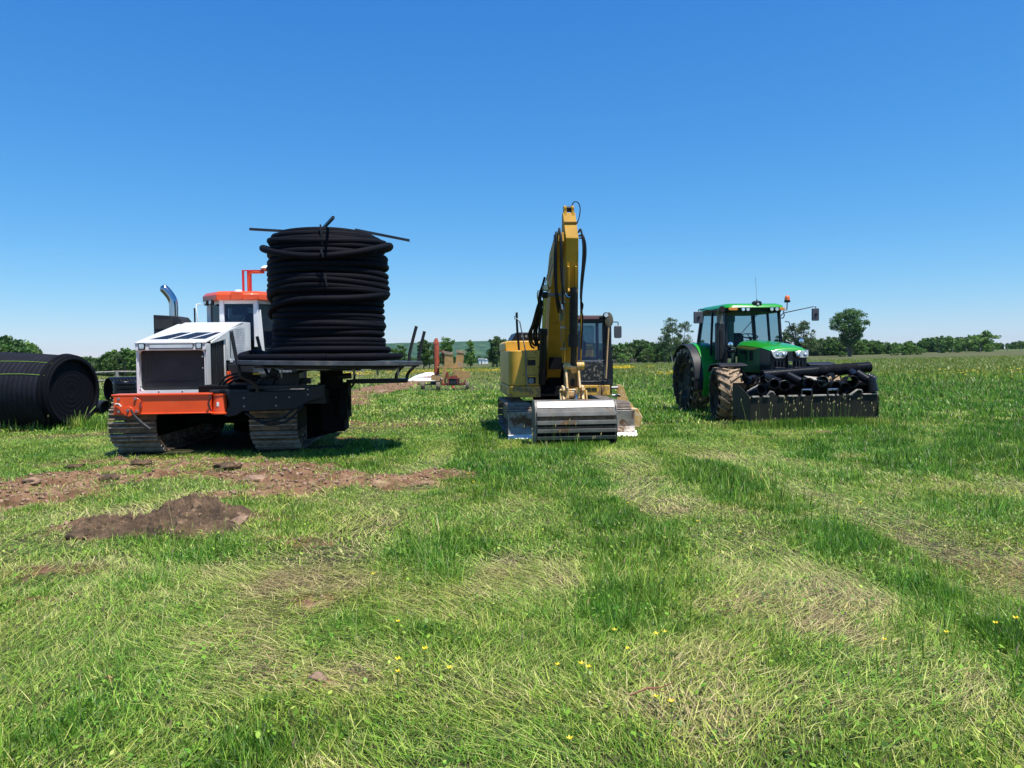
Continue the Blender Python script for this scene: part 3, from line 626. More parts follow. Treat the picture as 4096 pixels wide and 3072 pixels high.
# ================================================================ trees and far background
def leafmat(name, c0, c1, c2):
    m = bpy.data.materials.new(name); m.use_nodes = True; nt = m.node_tree; N = nt.nodes; L = nt.links; b = N['Principled BSDF']; b.inputs['Roughness'].default_value = .5; b.inputs['Specular IOR Level'].default_value = .3
    a = N.new('ShaderNodeAttribute'); a.attribute_name = 'rnd'; c = ramp(nt, a.outputs['Fac'], [(0,c0),(.5,c1),(1,c2)])
    oi = N.new('ShaderNodeObjectInfo'); h = N.new('ShaderNodeHueSaturation'); L.new(c, h.inputs['Color']); L.new(mrange(nt, oi.outputs['Random'], 0, 1, .7, 1.3), h.inputs['Value'])
    m2 = N.new('ShaderNodeMath'); m2.operation = 'FRACT'; m3 = N.new('ShaderNodeMath'); m3.operation = 'MULTIPLY'; m3.inputs[1].default_value = 7.3; L.new(oi.outputs['Random'], m3.inputs[0]); L.new(m3.outputs[0], m2.inputs[0])
    L.new(mrange(nt, m2.outputs[0], 0, 1, .488, .508), h.inputs['Hue'])
    L.new(h.outputs[0], b.inputs['Base Color']); tl = N.new('ShaderNodeBsdfTranslucent'); L.new(h.outputs[0], tl.inputs[0]); ms = N.new('ShaderNodeMixShader'); ms.inputs[0].default_value = .3
    L.new(b.outputs[0], ms.inputs[1]); L.new(tl.outputs[0], ms.inputs[2]); L.new(ms.outputs[0], N['Material Output'].inputs['Surface']); return m
LEAF = leafmat('tree_leaves', (.058,.130,.024), (.110,.215,.038), (.18,.29,.07))
LEAFD = leafmat('dark_tree_leaves', (.038,.090,.022), (.070,.145,.032), (.125,.21,.055))
LEAFP = leafmat('pale_tree_leaves', (.070,.125,.040), (.12,.19,.062), (.19,.26,.10))
BARK = mat('bark', (.12,.10,.08), .9, 0, .3, vscale=4); BARKP = mat('pale_bark', (.26,.24,.21), .9, 0, .3, vscale=4)
def tree_parts(seed, H, shape, nl, leaf, trunk_r, bark=BARK, lm=LEAF, gap=.5, limbs=9, trunk_top=.8, lean=0, cl_r=.13, forks=1):
    """shape(t) -> crown radius at height fraction t (0..1 of H); returns (trunk mesh builder, crown mesh)"""
    r = np.random.default_rng(seed); mb = MB()
    tips = []
    for f in range(forks):
        a0 = r.uniform(0, 6.28); sp = 0 if forks == 1 else H*.10
        top = Vector((sp*math.cos(a0+f*2.1)*1.6+lean*H, sp*math.sin(a0+f*2.1)*1.6, H*trunk_top*(1-.12*f)))
        p = [Vector((0,0,-.3)), Vector((.02*H*r.normal(), .02*H*r.normal(), H*.22))+top*.03, top*.55+Vector((0,0,H*.05)), top]
        mb.tube(curve(p, 3), [trunk_r*(1-.085*i) for i in range(10)], 6)
        for k in range(limbs):
            t = r.uniform(.28, .92)*trunk_top; b0 = top*(t/trunk_top); b0.z = H*t; a = r.uniform(0, 6.28); rad = max(.05*H, shape(min(.98, t+.12)))*r.uniform(.5, .95)
            e = Vector((b0.x+rad*math.cos(a), b0.y+rad*math.sin(a), min(H*.97, H*t+rad*r.uniform(.3, 1.1)))); mid = (b0+e)/2+Vector((0,0,-.04*rad))
            mb.tube([b0, mid, e], [trunk_r*.35, trunk_r*.2, trunk_r*.07], 4); tips.append(e); tips.append(mid)
    # leaf clusters: centres inside the outline, pulled to its surface
    nc = max(12, int(nl/55)); C = []
    while len(C) < nc:
        t = r.uniform(0, 1); rad = shape(t)
        if rad <= 0: continue
        if r.random() > rad/(max(shape(q/20) for q in range(21))): continue
        a = r.uniform(0, 6.28); q = rad*(.35+.65*r.random()**.5)*r.uniform(.82, 1.08); C.append((q*math.cos(a)+lean*H*t, q*math.sin(a), H*t))
    for e in tips:
        if shape(min(.99, max(0, e.z/H))) > 0: C.append(tuple(e))
    C = np.array(C); keepc = fbm(C[:,0]*1.3/H*6+seed, C[:,2]/H*6+C[:,1]/H*3, seed, 3) > (.30+.22*gap); C = C[keepc]
    cr = H*cl_r*r.uniform(.55, 1.15, len(C)); i = r.integers(0, len(C), nl)
    d = r.normal(size=(nl, 3)); d /= np.linalg.norm(d, axis=1)[:, None]; d[:, 2] *= .7
    P = C[i]+d*(cr[i]*r.random(nl)**.45)[:, None]
    s = leaf*(.6+.8*r.random(nl)); u = r.normal(size=(nl, 3)); u /= np.linalg.norm(u, axis=1)[:, None]; v = np.cross(u, r.normal(size=(nl, 3))); v /= np.linalg.norm(v, axis=1)[:, None]
    V = np.stack([P-u*s[:,None], P+v*s[:,None]*.55, P+u*s[:,None], P-v*s[:,None]*.55], 1).reshape(-1, 3)
    me = bpy.data.meshes.new('crown'); fast_mesh(me, V, np.arange(nl*4).reshape(-1, 4))
    at = me.attributes.new('rnd', 'FLOAT', 'POINT'); cv = r.random(len(C)); at.data.foreach_set('value', np.repeat(np.clip(.6*cv[i]+.4*r.random(nl), 0, 1), 4).astype(np.float32))
    me.materials.append(lm); return mb, me, bark
def plant_tree(name, x, y, parts, label, cat='tree', group=None, rz=0, sc=1, z=None):
    mb, me, bark = parts; root = thing(name, label, cat, (x, y, hz(x, y) if z is None else z), rz, group); root.scale = (sc,)*3 if not isinstance(sc, tuple) else sc
    mb.build('trunk', bark, root, smooth=0); c = bpy.data.objects.new('crown', me); col.objects.link(c); c.parent = root; return root
def top_at(u, v, D): return AT(u, v, D)
def sized(u, vtop, D):
    p = AT(u, vtop, D); return p.x, D, p.z-hz(p.x, D)
rnd_ = lambda c, w, p=2: (lambda t: w*max(0, 1-abs((t-c)/(1-c if t > c else c))**p)**.5)
# the lone elm: umbrella crown on a forked trunk
x, y, H = sized(3400, 1243, 200)
def elm(t): return 0 if t < .20 else (H*.05+H*.315*min(1, (t-.20)/.45)**1.35 if t < .72 else H*.365*max(0, 1-((t-.72)/.29)**2.4)**.5)
plant_tree('elm_tree', x, y, tree_parts(3, H, elm, 9000, .23, .42, BARK, LEAFD, .55, 11, .74, 0, .085, 3), 'lone dark umbrella-shaped elm standing in the field on the right', z=hz(x, y))
# loose bushy tree behind the tractor's right mirror
x, y, H = sized(3195, 1283, 185)
plant_tree('bushy_tree', x, y, tree_parts(4, H, lambda t: 0 if t < .08 else H*.40*max(0, 1-((t-.3)/.72)**2)**.5*(1 if t > .15 else .5), 8500, .17, .20, BARKP, LEAFP, .5, 14, .85, 0, .10, 2), 'loose airy tree just right of the tractor cab')
x, y, H = sized(3135, 1330, 185)
plant_tree('bushy_tree', x, y, tree_parts(14, H, rnd_(.5, H*.33), 3500, .17, .2, BARKP, LEAFP, .5, 9, .85, 0, .09, 1), 'lower thin tree seen between the tractor cab and its mirror bracket')
# sparse poplars left of the tractor
for k, (u, v, sd, g, w, lab) in enumerate([(2689,1268,5,.62,.17,'tallest slim poplar in the clump left of the tractor'),(2656,1312,6,.7,.22,'shorter leaning poplar at the left of the clump'),(2738,1282,7,.72,.21,'open-crowned poplar nearest the tractor in the clump'),(2712,1340,8,.75,.12,'thin bare-stemmed poplar between the two tallest poplars')]):
    x, y, H = sized(u, v, 165+4*k)
    plant_tree('poplar_tree', x, y, tree_parts(sd, H, lambda t, H=H, w=w: 0 if t < .22 else H*w*max(0, 1-((t-.62)/.42)**2)**.5, 2300, .15, .12, BARKP, LEAFP, g*.75, 16, .93, 0, .085, 1), lab, group='poplar clump left of the tractor')
# trees between the reel and the excavator
for (u, v, sd, w, g, nl, lab, D, lmx) in [(1572,1392,30,.34,.5,1900,'leafy tree beside the right edge of the coiled pipe',150,LEAF),(1604,1380,31,.22,.6,1300,'slim tree just left of the reel guard posts',152,LEAF),(1692,1360,32,.20,.6,2400,'pale tree with three stems right of the reel guard posts',140,LEAF),(1716,1356,132,.12,.6,900,'narrow tree crown behind the orange auger tube',143,LEAF),(1742,1358,33,.12,.55,1300,'dark slim tree behind the orange auger tube',148,LEAFD),
                               (1784,1353,34,.22,.45,2900,'tall dark tree above the yellow chutes',146,LEAF),(1880,1354,35,.16,.6,1500,'half dead tree with pale forked trunk',140,LEAF),(1985,1347,36,.30,.4,3400,'large round tree left of the excavator',144,LEAFD),(2028,1385,37,.25,.5,1700,'smaller tree touching the excavator body',150,LEAFD)]:
    x, y, H = sized(u, v, D)
    plant_tree('field_tree', x, y, tree_parts(sd, H, lambda t, H=H, w=w: 0 if t < .14 else H*w*max(0, 1-((t-.5)/.52)**2)**.5*(1.0 if t > .25 else .6), int(nl*1.7), .145, .12, BARK, lmx, g*.8, 10, .9, 0, .085, 2 if w > .2 else 1), lab, group=None)
# wood edges: copies of a few trees, each planted on its own
protos = []
for sd, w, lmx in ((50,.34,LEAF),(51,.30,LEAFD),(52,.40,LEAF),(53,.26,LEAFD),(54,.45,LEAF),(55,.36,LEAFP)):
    protos.append(tree_parts(sd, 6.0, lambda t, w=w: 6*w*max(0, 1-((t-.42)/.60)**2)**.55 if t > .02 else 0, 2300, .30, .10, BARK, lmx, .0, 6, .85, 0, .13, 1))
roots = {}
rw = random.Random(4)
def wood(u0, u1, vtops, D, label, group, step=17, rows=2, hj=.2):
    us = np.arange(u0, u1, step)
    for row in range(rows):
        for u in us:
            uu = u+rw.uniform(-.6, .6)*step; v = np.interp(uu, [a for a, _ in vtops], [b for _, b in vtops]); DD = D+row*9+rw.uniform(-3, 3)
            x, y, H = sized(uu, v, DD); H *= 1.08+rw.uniform(-hj*.7, hj*.5)-(.0 if row == rows-1 else .12)
            if H < 1: continue
            k = rw.randrange(len(protos)); s = H/6.0; sc = (s*rw.uniform(.85, 1.2), s*rw.uniform(.85, 1.2), s)
            if k not in roots: roots[k] = plant_tree('wood_tree', x, y, protos[k], label, 'tree', group, rw.uniform(0, 360), sc); o = roots[k]
            else: o = dup(roots[k], (x, y, hz(x, y)), rw.uniform(0, 360), sc)
            tag(o, label, 'tree', group)
wood(2420, 2830, [(2420,1388),(2500,1380),(2560,1372),(2640,1383),(2720,1375),(2790,1372),(2830,1385)], 186, 'tree in the wood edge between the excavator and the tractor', 'wood edge between excavator and tractor', 17)
wood(3225, 3560, [(3225,1360),(3330,1357),(3480,1364),(3560,1374)], 238, 'tree in the wood edge behind the lone elm', 'wood edge behind the elm', 16)
wood(3560, 3690, [(3560,1372),(3600,1376),(3640,1370),(3690,1390)], 262, 'tree in the lower wood gap right of the elm', 'lower wood right of the elm', 15)
wood(3685, 3945, [(3685,1362),(3750,1356),(3870,1350),(3930,1352),(3945,1366)], 270, 'tree in the dense wood on the right', 'dense wood on the right', 14)
wood(3935, 4160, [(3935,1376),(3990,1372),(4020,1378),(4080,1364),(4160,1362)], 330, 'tree in the distant wood at the right edge', 'distant wood at the right edge', 13)
wood(330, 470, [(330,1440),(400,1440),(470,1428)], 130, 'dark tree in the wood right of the big pipe roll', 'dark wood behind the pipe roll', 18)
wood(440, 640, [(440,1425),(480,1415),(530,1398),(600,1400),(640,1410)], 105, 'bright green tree in the thicket left of the white hood', 'thicket left of the white hood', 19, 2, .25)
wood(-120, 118, [(-120,1368),(60,1371),(118,1380),(150,1395)], 100, 'olive tree in the wood above the big pipe roll', 'wood above the pipe roll', 22, 2, .12)
wood(150, 340, [(150,1440),(340,1440)], 150, 'dark tree in the low wood behind the big pipe roll', 'low wood behind the pipe roll', 20, 1)
wood(1440, 2060, [(1440,1440),(1560,1436),(1700,1432),(1850,1425),(1950,1428),(2060,1420)], 290, 'dark tree in the low wood below the hill', 'low wood below the hill', 13, 2, .3)
x, y, H = sized(497, 1385, 100)
plant_tree('young_tree', x, y, tree_parts(61, H, rnd_(.6, H*.12), 800, .15, .08, BARK, LEAF, .6, 7, .9, 0, .07, 1), 'thin young tree sticking up above the thicket by the white hood')
# bushes along the field edge
bp_ = tree_parts(62, 2.2, lambda t: 2.2*.55*max(0, 1-((t-.35)/.66)**2)**.5, 1300, .12, .05, BARK, LEAF, .1, 5, .7, 0, .16, 1)
b0 = None
for (u, v, D, s, lab) in [(3575,1400,205,.8,'low bush right of the lone elm'),(3610,1396,206,1.6,'round bush in the middle of the field edge'),(3650,1402,207,1.1,'third low bush right of the elm'),(3685,1404,208,.9,'small dark bush before the dense wood'),(3375,1408,196,.7,'little dark bush at the foot of the elm'),(3800,1388,235,2.2,'broad bush in front of the dense wood'),(3920,1376,240,3.0,'tall dark bush at the right end of the dense wood'),(1990,1462,150,.7,'low bush under the round tree by the excavator'),(2590,1437,170,1.4,'low bush under the poplars'),(2700,1440,168,1.2,'bush at the foot of the tallest poplar'),(2500,1440,172,1.1,'bush behind the excavator mirror')]:
    p = AT(u, v, D)
    if b0 is None: b0 = plant_tree('bush', p.x, D, bp_, lab, 'bush'); o = b0
    else: o = dup(b0, (p.x, D, hz(p.x, D)), u*7 % 360)
    o.scale = (s*1.3, s*1.3, s); tag(o, lab, 'bush')
# the wooded ridge
hx = np.linspace(-2600, 1500, 160); HV = []; HF = []
for j, (yy_, f) in enumerate([(2300,0),(2420,.45),(2600,.85),(2800,1),(3100,.9),(3500,0)]):
    hgt = 30+26*np.exp(-((hx+150)/900)**2)+7*fbm(hx*.004, hx*0+j*.3, 9, 4)+2.5*fbm(hx*.03, hx*0+j, 10, 3)
    HV.append(np.stack([hx, np.full_like(hx, yy_), -6+hgt*f*(1-.72*sstep(100, 900, hx))*(1-.6*sstep(-700,-1500,hx))], 1))
HV = np.concatenate(HV); Ih = np.arange(6*160).reshape(6, 160); HQ = np.stack([Ih[:-1,:-1], Ih[:-1,1:], Ih[1:,1:], Ih[1:,:-1]], -1).reshape(-1, 4)
me = bpy.data.meshes.new('hill'); fast_mesh(me, HV, HQ)
HM = bpy.data.materials.new('wooded_hill'); HM.use_nodes = True; nt = HM.node_tree; b = nt.nodes['Principled BSDF']; b.inputs['Roughness'].default_value = 1; b.inputs['Specular IOR Level'].default_value = .05
nt.links.new(ramp(nt, noise(nt, .035, 8), [(.3,(.018,.050,.026)),(.5,(.038,.085,.036)),(.7,(.075,.13,.05))]), b.inputs['Base Color'])
bpn = nt.nodes.new('ShaderNodeBump'); bpn.inputs['Distance'].default_value = 6; nt.links.new(noise(nt, .06, 5), bpn.inputs['Height']); nt.links.new(bpn.outputs[0], b.inputs['Normal'])
me.materials.append(HM); hill = bpy.data.objects.new('hill', me); col.objects.link(hill); tag(hill, 'long low wooded ridge on the horizon', None, None, 'structure')
# farm sheds
def shed(u, v, D, w, h, rz, label):
    p = AT(u, v, D); t = thing('farm_shed', label, 'shed', (p.x, D, hz(p.x, D)), rz)
    MB().box(-w/2,w/2,-2,2,0,h).build('wall', M['white_plain'], t)
    MB().prism([(-w/2-.2,h-.05),(w/2+.2,h-.05),(w/2-.1,h+h*.22),(-w/2+.1,h+h*.22)],'y',-2.2,2.2).build('roof', M['roofm'], t)
    MB().box(-w*.2,w*.1,-2.04,-1.9,0,h*.7).build('door', M['grey'], t)
shed(1925,1463,250,1.6,1.5,8,'small white shed under the hill between two trees')
shed(1941,1463,252,1.1,1.3,-10,'smaller white shed just right of the other shed')
shed(1462,1470,260,3,1.2,0,'long low white shed seen under the pipe turntable')
# fences
def fence(P, n, h, label, rails=2, r=.05, m_=None):
    t = thing('wooden_fence', label, 'fence', (P[0][0], P[0][1], 0)); ox, oy = P[0]
    pts = []
    for i in range(n):
        f = i/(n-1)*(len(P)-1); k = min(int(f), len(P)-2); g = f-k; x = P[k][0]+(P[k+1][0]-P[k][0])*g; y = P[k][1]+(P[k+1][1]-P[k][1])*g; z = hz(x, y); pts.append((x, y, z))
        MB().tube([(x-ox,y-oy,z-.2),(x-ox+rw.uniform(-.03,.03),y-oy,z+h*rw.uniform(.92,1.08))], [r,r*.85], 6).build('post', m_ or M['weather'], t)
    for q in range(rails):
        zz = h*(.45+.42*q/(max(1, rails-1))) if rails > 1 else h*.8
        for a, b in zip(pts[:-1], pts[1:]):
            MB().tube([(a[0]-ox,a[1]-oy,a[2]+zz+rw.uniform(-.04,.04)),(b[0]-ox,b[1]-oy,b[2]+zz+rw.uniform(-.04,.04))], r*.5, 5).build('rail', m_ or M['weather'], t)
    return t
f0 = AT(372,1560,44); fence([(f0.x,44),(f0.x+1.9,44.4),(f0.x+4.4,45)], 4, 1.15, 'weathered rail fence behind the black culvert pipes', 2, .12)
f1 = AT(1398,1500,72); fence([(f1.x,72),(f1.x+1.3,72)], 9, .8, 'short grey picket fence in the field under the pipe turntable', 1, .05)
f2 = AT(2440,1450,176); fence([(f2.x,176),(f2.x+6,176)], 22, 1.0, 'grey picket fence at the wood edge right of the excavator', 1, .05)
f3 = AT(3700,1408,225); fence([(f3.x,225),(f3.x+30,228)], 8, 1.4, 'line of pale fence posts before the wood on the right', 0, .09)
# ================================================================ crawler track builder
def resample(path, pitch):
    P = [Vector((0, y, z)) for y, z in path]; L_ = [0]
    for i in range(len(P)): L_.append(L_[-1]+(P[(i+1) % len(P)]-P[i]).length)
    tot = L_[-1]; n = int(round(tot/pitch)); out = []
    for k in range(n):
        s = tot*k/n; i = max(j for j in range(len(P)) if L_[j] <= s+1e-9); a, b = P[i], P[(i+1) % len(P)]; f = (s-L_[i])/max(1e-9, (L_[i+1]-L_[i]))
        out.append((a+(b-a)*f, (b-a).normalized()))
    return out
def track_path(y0, zr0, r0, y1, zr1, r1, yb0, yb1, zb=0.0):
    """front idler (y0,zr0,r0), rear sprocket (y1,zr1,r1), flat bottom yb0..yb1 at z=zb; runs over the top front to rear"""
    p = arc(y0, zr0, r0, 215, 90, 9)+[((y0+y1)/2, (zr0+r0+zr1+r1)/2-.03)]+arc(y1, zr1, r1, 90, -35, 9)+[(yb1, zb), (yb0, zb)]
    return p
def make_track(root, x0, x1, path, pitch, plate, grousers, shoe_mat, zoff=0, seedk=0):
    mb = MB(); xc = (x0+x1)/2; w = x1-x0; rr = random.Random(seedk)
    cy = sum(p[0] for p in path)/len(path); cz = sum(p[1] for p in path)/len(path)
    for p, t in resample(path, pitch):
        nrm = Vector((0, t.z, -t.y))
        if nrm.dot(Vector((0, p.y-cy, p.z-cz))) < 0: nrm = -nrm
        B = Matrix(((1,0,0),(0,t.y,nrm.y),(0,t.z,nrm.z))).to_4x4(); B.translation = Vector((xc, p.y, p.z)); dz = rr.uniform(-.003,.003)
        mb.box(-w/2, w/2, -pitch*.47, pitch*.47, 0, plate, B)
        for g, (off, hh, th) in enumerate(grousers): mb.box(-w/2+.005, w/2-.005, off*pitch-th/2, off*pitch+th/2, plate-.002, plate+hh+dz, B, 1)
        mb.box(-w*.28, w*.28, -pitch*.3, pitch*.3, -.06, 0.004, B)
    return mb
def rollers(root, xc, w, cs, m_, name='roller'):
    for (y, z, r) in cs:
        mb = MB(); mb.cyl((xc-w/2,y,z),(xc+w/2,y,z), r, 20); mb.cyl((xc-w/2-.03,y,z),(xc+w/2+.03,y,z), r*.35, 12); mb.build(name, m_, root)
def bolts(mb, pts, r=.016, d=.015, ax='y'):
    for (x, y, z) in pts:
        if ax == 'y': mb.cyl((x,y,z),(x,y-d,z), r, 6)
        else: mb.cyl((x,y,z),(x+d,y,z), r, 6)
# ================================================================ tile plough with pipe turntable
PL = thing('drainage_plough', 'white and orange crawler drainage plough with a turntable of black pipe', 'tracked plough', (-5.4,13.0,0), 5)
pt = track_path(.62,.50,.40, 4.15,.50,.40, .75,3.9)
pt = [(y, z+.045) for y, z in pt]
for x0, x1, k in ((-1.47,-.68,1),(.87,1.68,2)):
    tr = make_track(PL, x0, x1, pt, .205, .03, [(.36,.055,.024),(-.02,.05,.022)], M['shoe'], seedk=k).build('track', [M['shoe'], M['grouser']], PL, bevel=.004, segs=1)
    xc = (x0+x1)/2
    MB().box(xc-.2,xc+.2,.7,4.0,.28,.72).build('track_frame', M['void'], tr, bevel=.02)
    rollers(tr, xc, .34, [(.62,.545,.34),(4.15,.545,.34)], M['track'], 'idler_wheel')
    rollers(tr, xc, .3, [(1.2+.45*i,.20,.13) for i in range(6)], M['track'])
mb = MB(); mb.box(-.66,.85,1.7,4.5,.42,1.0); mb.box(-.55,.8,4.5,6.3,.02,1.5); mb.box(-.9,1.0,1.9,2.2,.5,.75); mb.box(-.9,1.0,3.2,3.7,.45,.75); mb.box(.05,1.05,.12,4.4,1.0,1.2); mb.box(-1.3,-.66,1.4,4.6,.95,1.12); mb.build('chassis_and_light_block', M['void'], PL, bevel=.02)  # chassis, plus a rear box and deck added to keep light out below
mb = MB(); mb.box(-1.35,-.95,2.2,4.4,1.12,1.75); mb.build('side_tank', M['steel_dark'], PL, bevel=.03)
# hood
mb = MB()
F0, F1, Rr0, Rr1 = -1.12, .08, -1.06, .13
def ht(y): return 1.965+(2.40-1.965)*min(1, (y-.55)/2.2)
top = [(F0, .50, 1.955), (F1, .50, 1.955), (Rr1, 2.75, 2.40), (Rr1, 3.45, 2.42), (Rr0, 3.45, 2.42), (Rr0, 2.75, 2.40)]
def plate3(mb, pts, th, mi=0):
    n = len(pts); P = [Vector(p) for p in pts]; nr = (P[1]-P[0]).cross(P[2]-P[0]).normalized()*th
    mb.add([tuple(p) for p in P]+[tuple(p-nr) for p in P], [tuple(range(n)), tuple(range(2*n-1, n-1, -1))]+[(i, i+n, (i+1) % n+n, (i+1) % n) for i in range(n)], None, mi)
plate3(mb, [top[0], top[1], top[2], top[5]], .03); plate3(mb, [top[5], top[2], top[3], top[4]], .03)
mb.box(F0, F1, .52, .60, 1.815, 1.93)                                                 # header
hole = rrect(F0+.045, F1-.045, 1.115, 1.812, .07, 4); outer = [(F1,1.045),(F1,1.818),(F0,1.818),(F0,1.045)]
def frame(mb, outer, hole, y0, y1, mi=0, per=5):
    """ring between a 4-corner outline and a rounded hole (both start lower right, counter-clockwise)"""
    n = len(hole)
    for (a, sgn) in ((y0, 1), (y1, -1)):
        vs = [(p[0], a, p[1]) for p in outer]+[(p[0], a, p[1]) for p in hole]; fs = []
        for c in range(4):
            for i in range(per-1): fs.append((c, 4+c*per+i, 4+c*per+i+1))
            j = (c+1) % 4; fs.append((c, 4+c*per+per-1, 4+(j*per) % n, j))
        mb.add(vs, [f[::sgn] for f in fs], None, mi)
    vs = [(p[0], y0, p[1]) for p in hole]+[(p[0], y1, p[1]) for p in hole]; mb.add(vs, [(i, (i+1) % n, (i+1) % n+n, i+n) for i in range(n)], None, mi)
    vs = [(p[0], y0, p[1]) for p in outer]+[(p[0], y1, p[1]) for p in outer]; mb.add(vs, [(i, i+4, (i+1) % 4+4, (i+1) % 4) for i in range(4)], None, mi)
frame(mb, outer, hole, .56, .64)
# right side: front post, lower rail, rear panel ring ; left side plain
mb.add([(F1,.56,1.045),(F1,.78,1.045),(F1+.003,.78,1.93),(F1,.56,1.93),(F1-.04,.56,1.045),(F1-.04,.78,1.045),(F1-.037,.78,1.93),(F1-.04,.56,1.93)], [(0,1,2,3),(7,6,5,4),(0,4,5,1),(1,5,6,2),(2,6,7,3),(3,7,4,0)])
plate3(mb, [(F1,.78,1.93),(F1,.78,1.97),(.115,1.62,2.165),(.115,1.62,2.03)], .03)
plate3(mb, [(.115,1.52,1.08),(.115,1.62,1.08),(.115,1.62,2.08),(.115,1.52,2.06)], .03)
plate3(mb, [(.12,1.70,1.62),(.12,1.90,1.62),(.12,1.90,2.21),(.12,1.70,2.18)], .03)
plate3(mb, [(.125,1.90,1.58),(.13,3.15,1.58),(.13,3.15,1.66),(.125,1.90,1.66)], .03)
plate3(mb, [(.125,1.90,2.19),(.13,3.15,2.30),(.13,3.15,2.41),(.125,1.90,2.22)], .03)
plate3(mb, [(.13,3.0,1.2),(.135,3.46,1.2),(.135,3.46,2.41),(.13,3.0,2.40)], .03)
plate3(mb, [(Rr0,3.4,1.4),(F0,.56,1.045),(F0,.56,1.93),(Rr0,3.4,2.41)], .03)
hood = mb.build('hood', M['white'], PL, smooth=20, bevel=.006, segs=1)
MB().prism(rrect(F0+.03, F1-.03, 1.10, 1.82, .05), 'y', .70, .705).build('grille', M['punch'], hood)
MB().box(F0+.15,F1-.04,.86,1.5,1.08,1.85).build('radiator', M['black'], hood, bevel=.01)
MB().box(F0+.1,F1-.2,.68,.69,1.235,1.25).build('grille_bar', M['steel_dark'], hood)
MB().add([(F1-.005,.80,1.10),(F1+.02,1.50,1.10),(F1+.02,1.50,2.02),(F1-.005,.80,1.90)], [(0,1,2,3)]).build('side_grille', M['black'], hood)
mb = MB(); [mb.box(F1-.004+.0,F1+.012+.025*(y-.8)/.7,y,y+.025,1.14,1.90+.1*(y-.8)/.7) for y in [.86+.1*i for i in range(7)]]; mb.build('side_grille_bar', M['steel_dark'], hood)
MB().add([(.127,1.92,1.66),(.132,3.0,1.66),(.132,3.0,2.29),(.127,1.92,2.19)], [(0,1,2,3)]).build('perforated_panel', M['punchw'], hood)
MB().box(-.9,.05,1.6,3.2,1.3,2.1).build('engine_block', M['black'], hood)
for (a, b, c, d) in ((-.98,-.68,-.48,-.66),(-.60,-.33,-.10,-.38),(-.26,-.03,.07,-.02)):
    yA, yB = .80, 1.50; q = [(a,yA,ht(yA)+.004),(b+.02,yA,ht(yA)+.004),(c,yB,ht(yB)+.004),(d,yB,ht(yB)+.004)]
    mbv = MB(); plate3(mbv, [q[0],q[1],q[2],q[3]], .006); mbv.build('hood_vent', M['black'], hood)
for x in (-1.0,-.035):
    l = MB().box(x-.055,x+.055,.50,.56,1.83,1.945).build('headlight', M['black'], PL, bevel=.008)
    MB().prism(rrect(x-.04,x+.04,1.845,1.93,.02),'y',.492,.502).build('lens', M['brightlens'], l)
    MB().cyl((x,.497,1.888),(x,.486,1.888),.028,12).build('bulb', M['lens'], l)
lb = MB().box(-.88,-.13,.505,.56,1.845,1.925).build('light_bar', M['black'], PL, bevel=.005)
MB().box(-.87,-.14,.498,.51,1.856,1.914).build('lens', M['lens'], lb)
mb = MB(); bolts(mb, [(F0+.07,.56,z) for z in (1.18,1.5)]+[(F1-.07,.56,z) for z in (1.18,1.5,1.7)]+[(x,.56,1.09) for x in (-.75,-.35)], .014, .02); mb.build('grille_bolt', M['chrome'], hood)
# exhaust
mf = MB().prism([(-1.53,1.72),(-.98,1.72),(-.98,2.44),(-1.04,2.52),(-1.53,2.55)],'y',2.55,3.15).build('muffler_box', M['plasticg'], PL, bevel=.012)
MB().prism([(-1.5,1.78),(-1.16,1.78),(-1.16,2.22),(-1.5,2.22)],'y',2.536,2.545).build('muffler_screen', M['punch'], mf)
MB().prism([(-1.5,2.27),(-1.16,2.27),(-1.16,2.46),(-1.5,2.46)],'y',2.536,2.545).build('muffler_screen', M['punch'], mf)
ex = MB(); path = curve([(-1.22,2.8,2.48),(-1.22,2.8,2.78),(-1.25,2.8,2.90),(-1.33,2.8,3.02),(-1.44,2.8,3.14)], 5); ex.tube(path, [.088]*(len(path)-2)+[.075,.03], 18); ex.build('exhaust_pipe', M['chrome'], mf, smooth=50)
MB().cyl((-1.22,2.8,2.44),(-1.22,2.8,2.52),.10,18).build('exhaust_clamp', M['steel_dark'], mf)
mb = MB(); mb.cyl((-.93,3.2,2.35),(-.93,3.2,2.72),.018,8); mb.build('air_stack', M['black'], PL)
mb = MB(); mb.tube(curve([(-.98,3.8,2.84),(-1.06,3.75,2.82),(-1.04,3.7,2.65),(-1.0,3.7,2.35)],4),.014,6); mb.build('grab_rail', M['white'], PL)
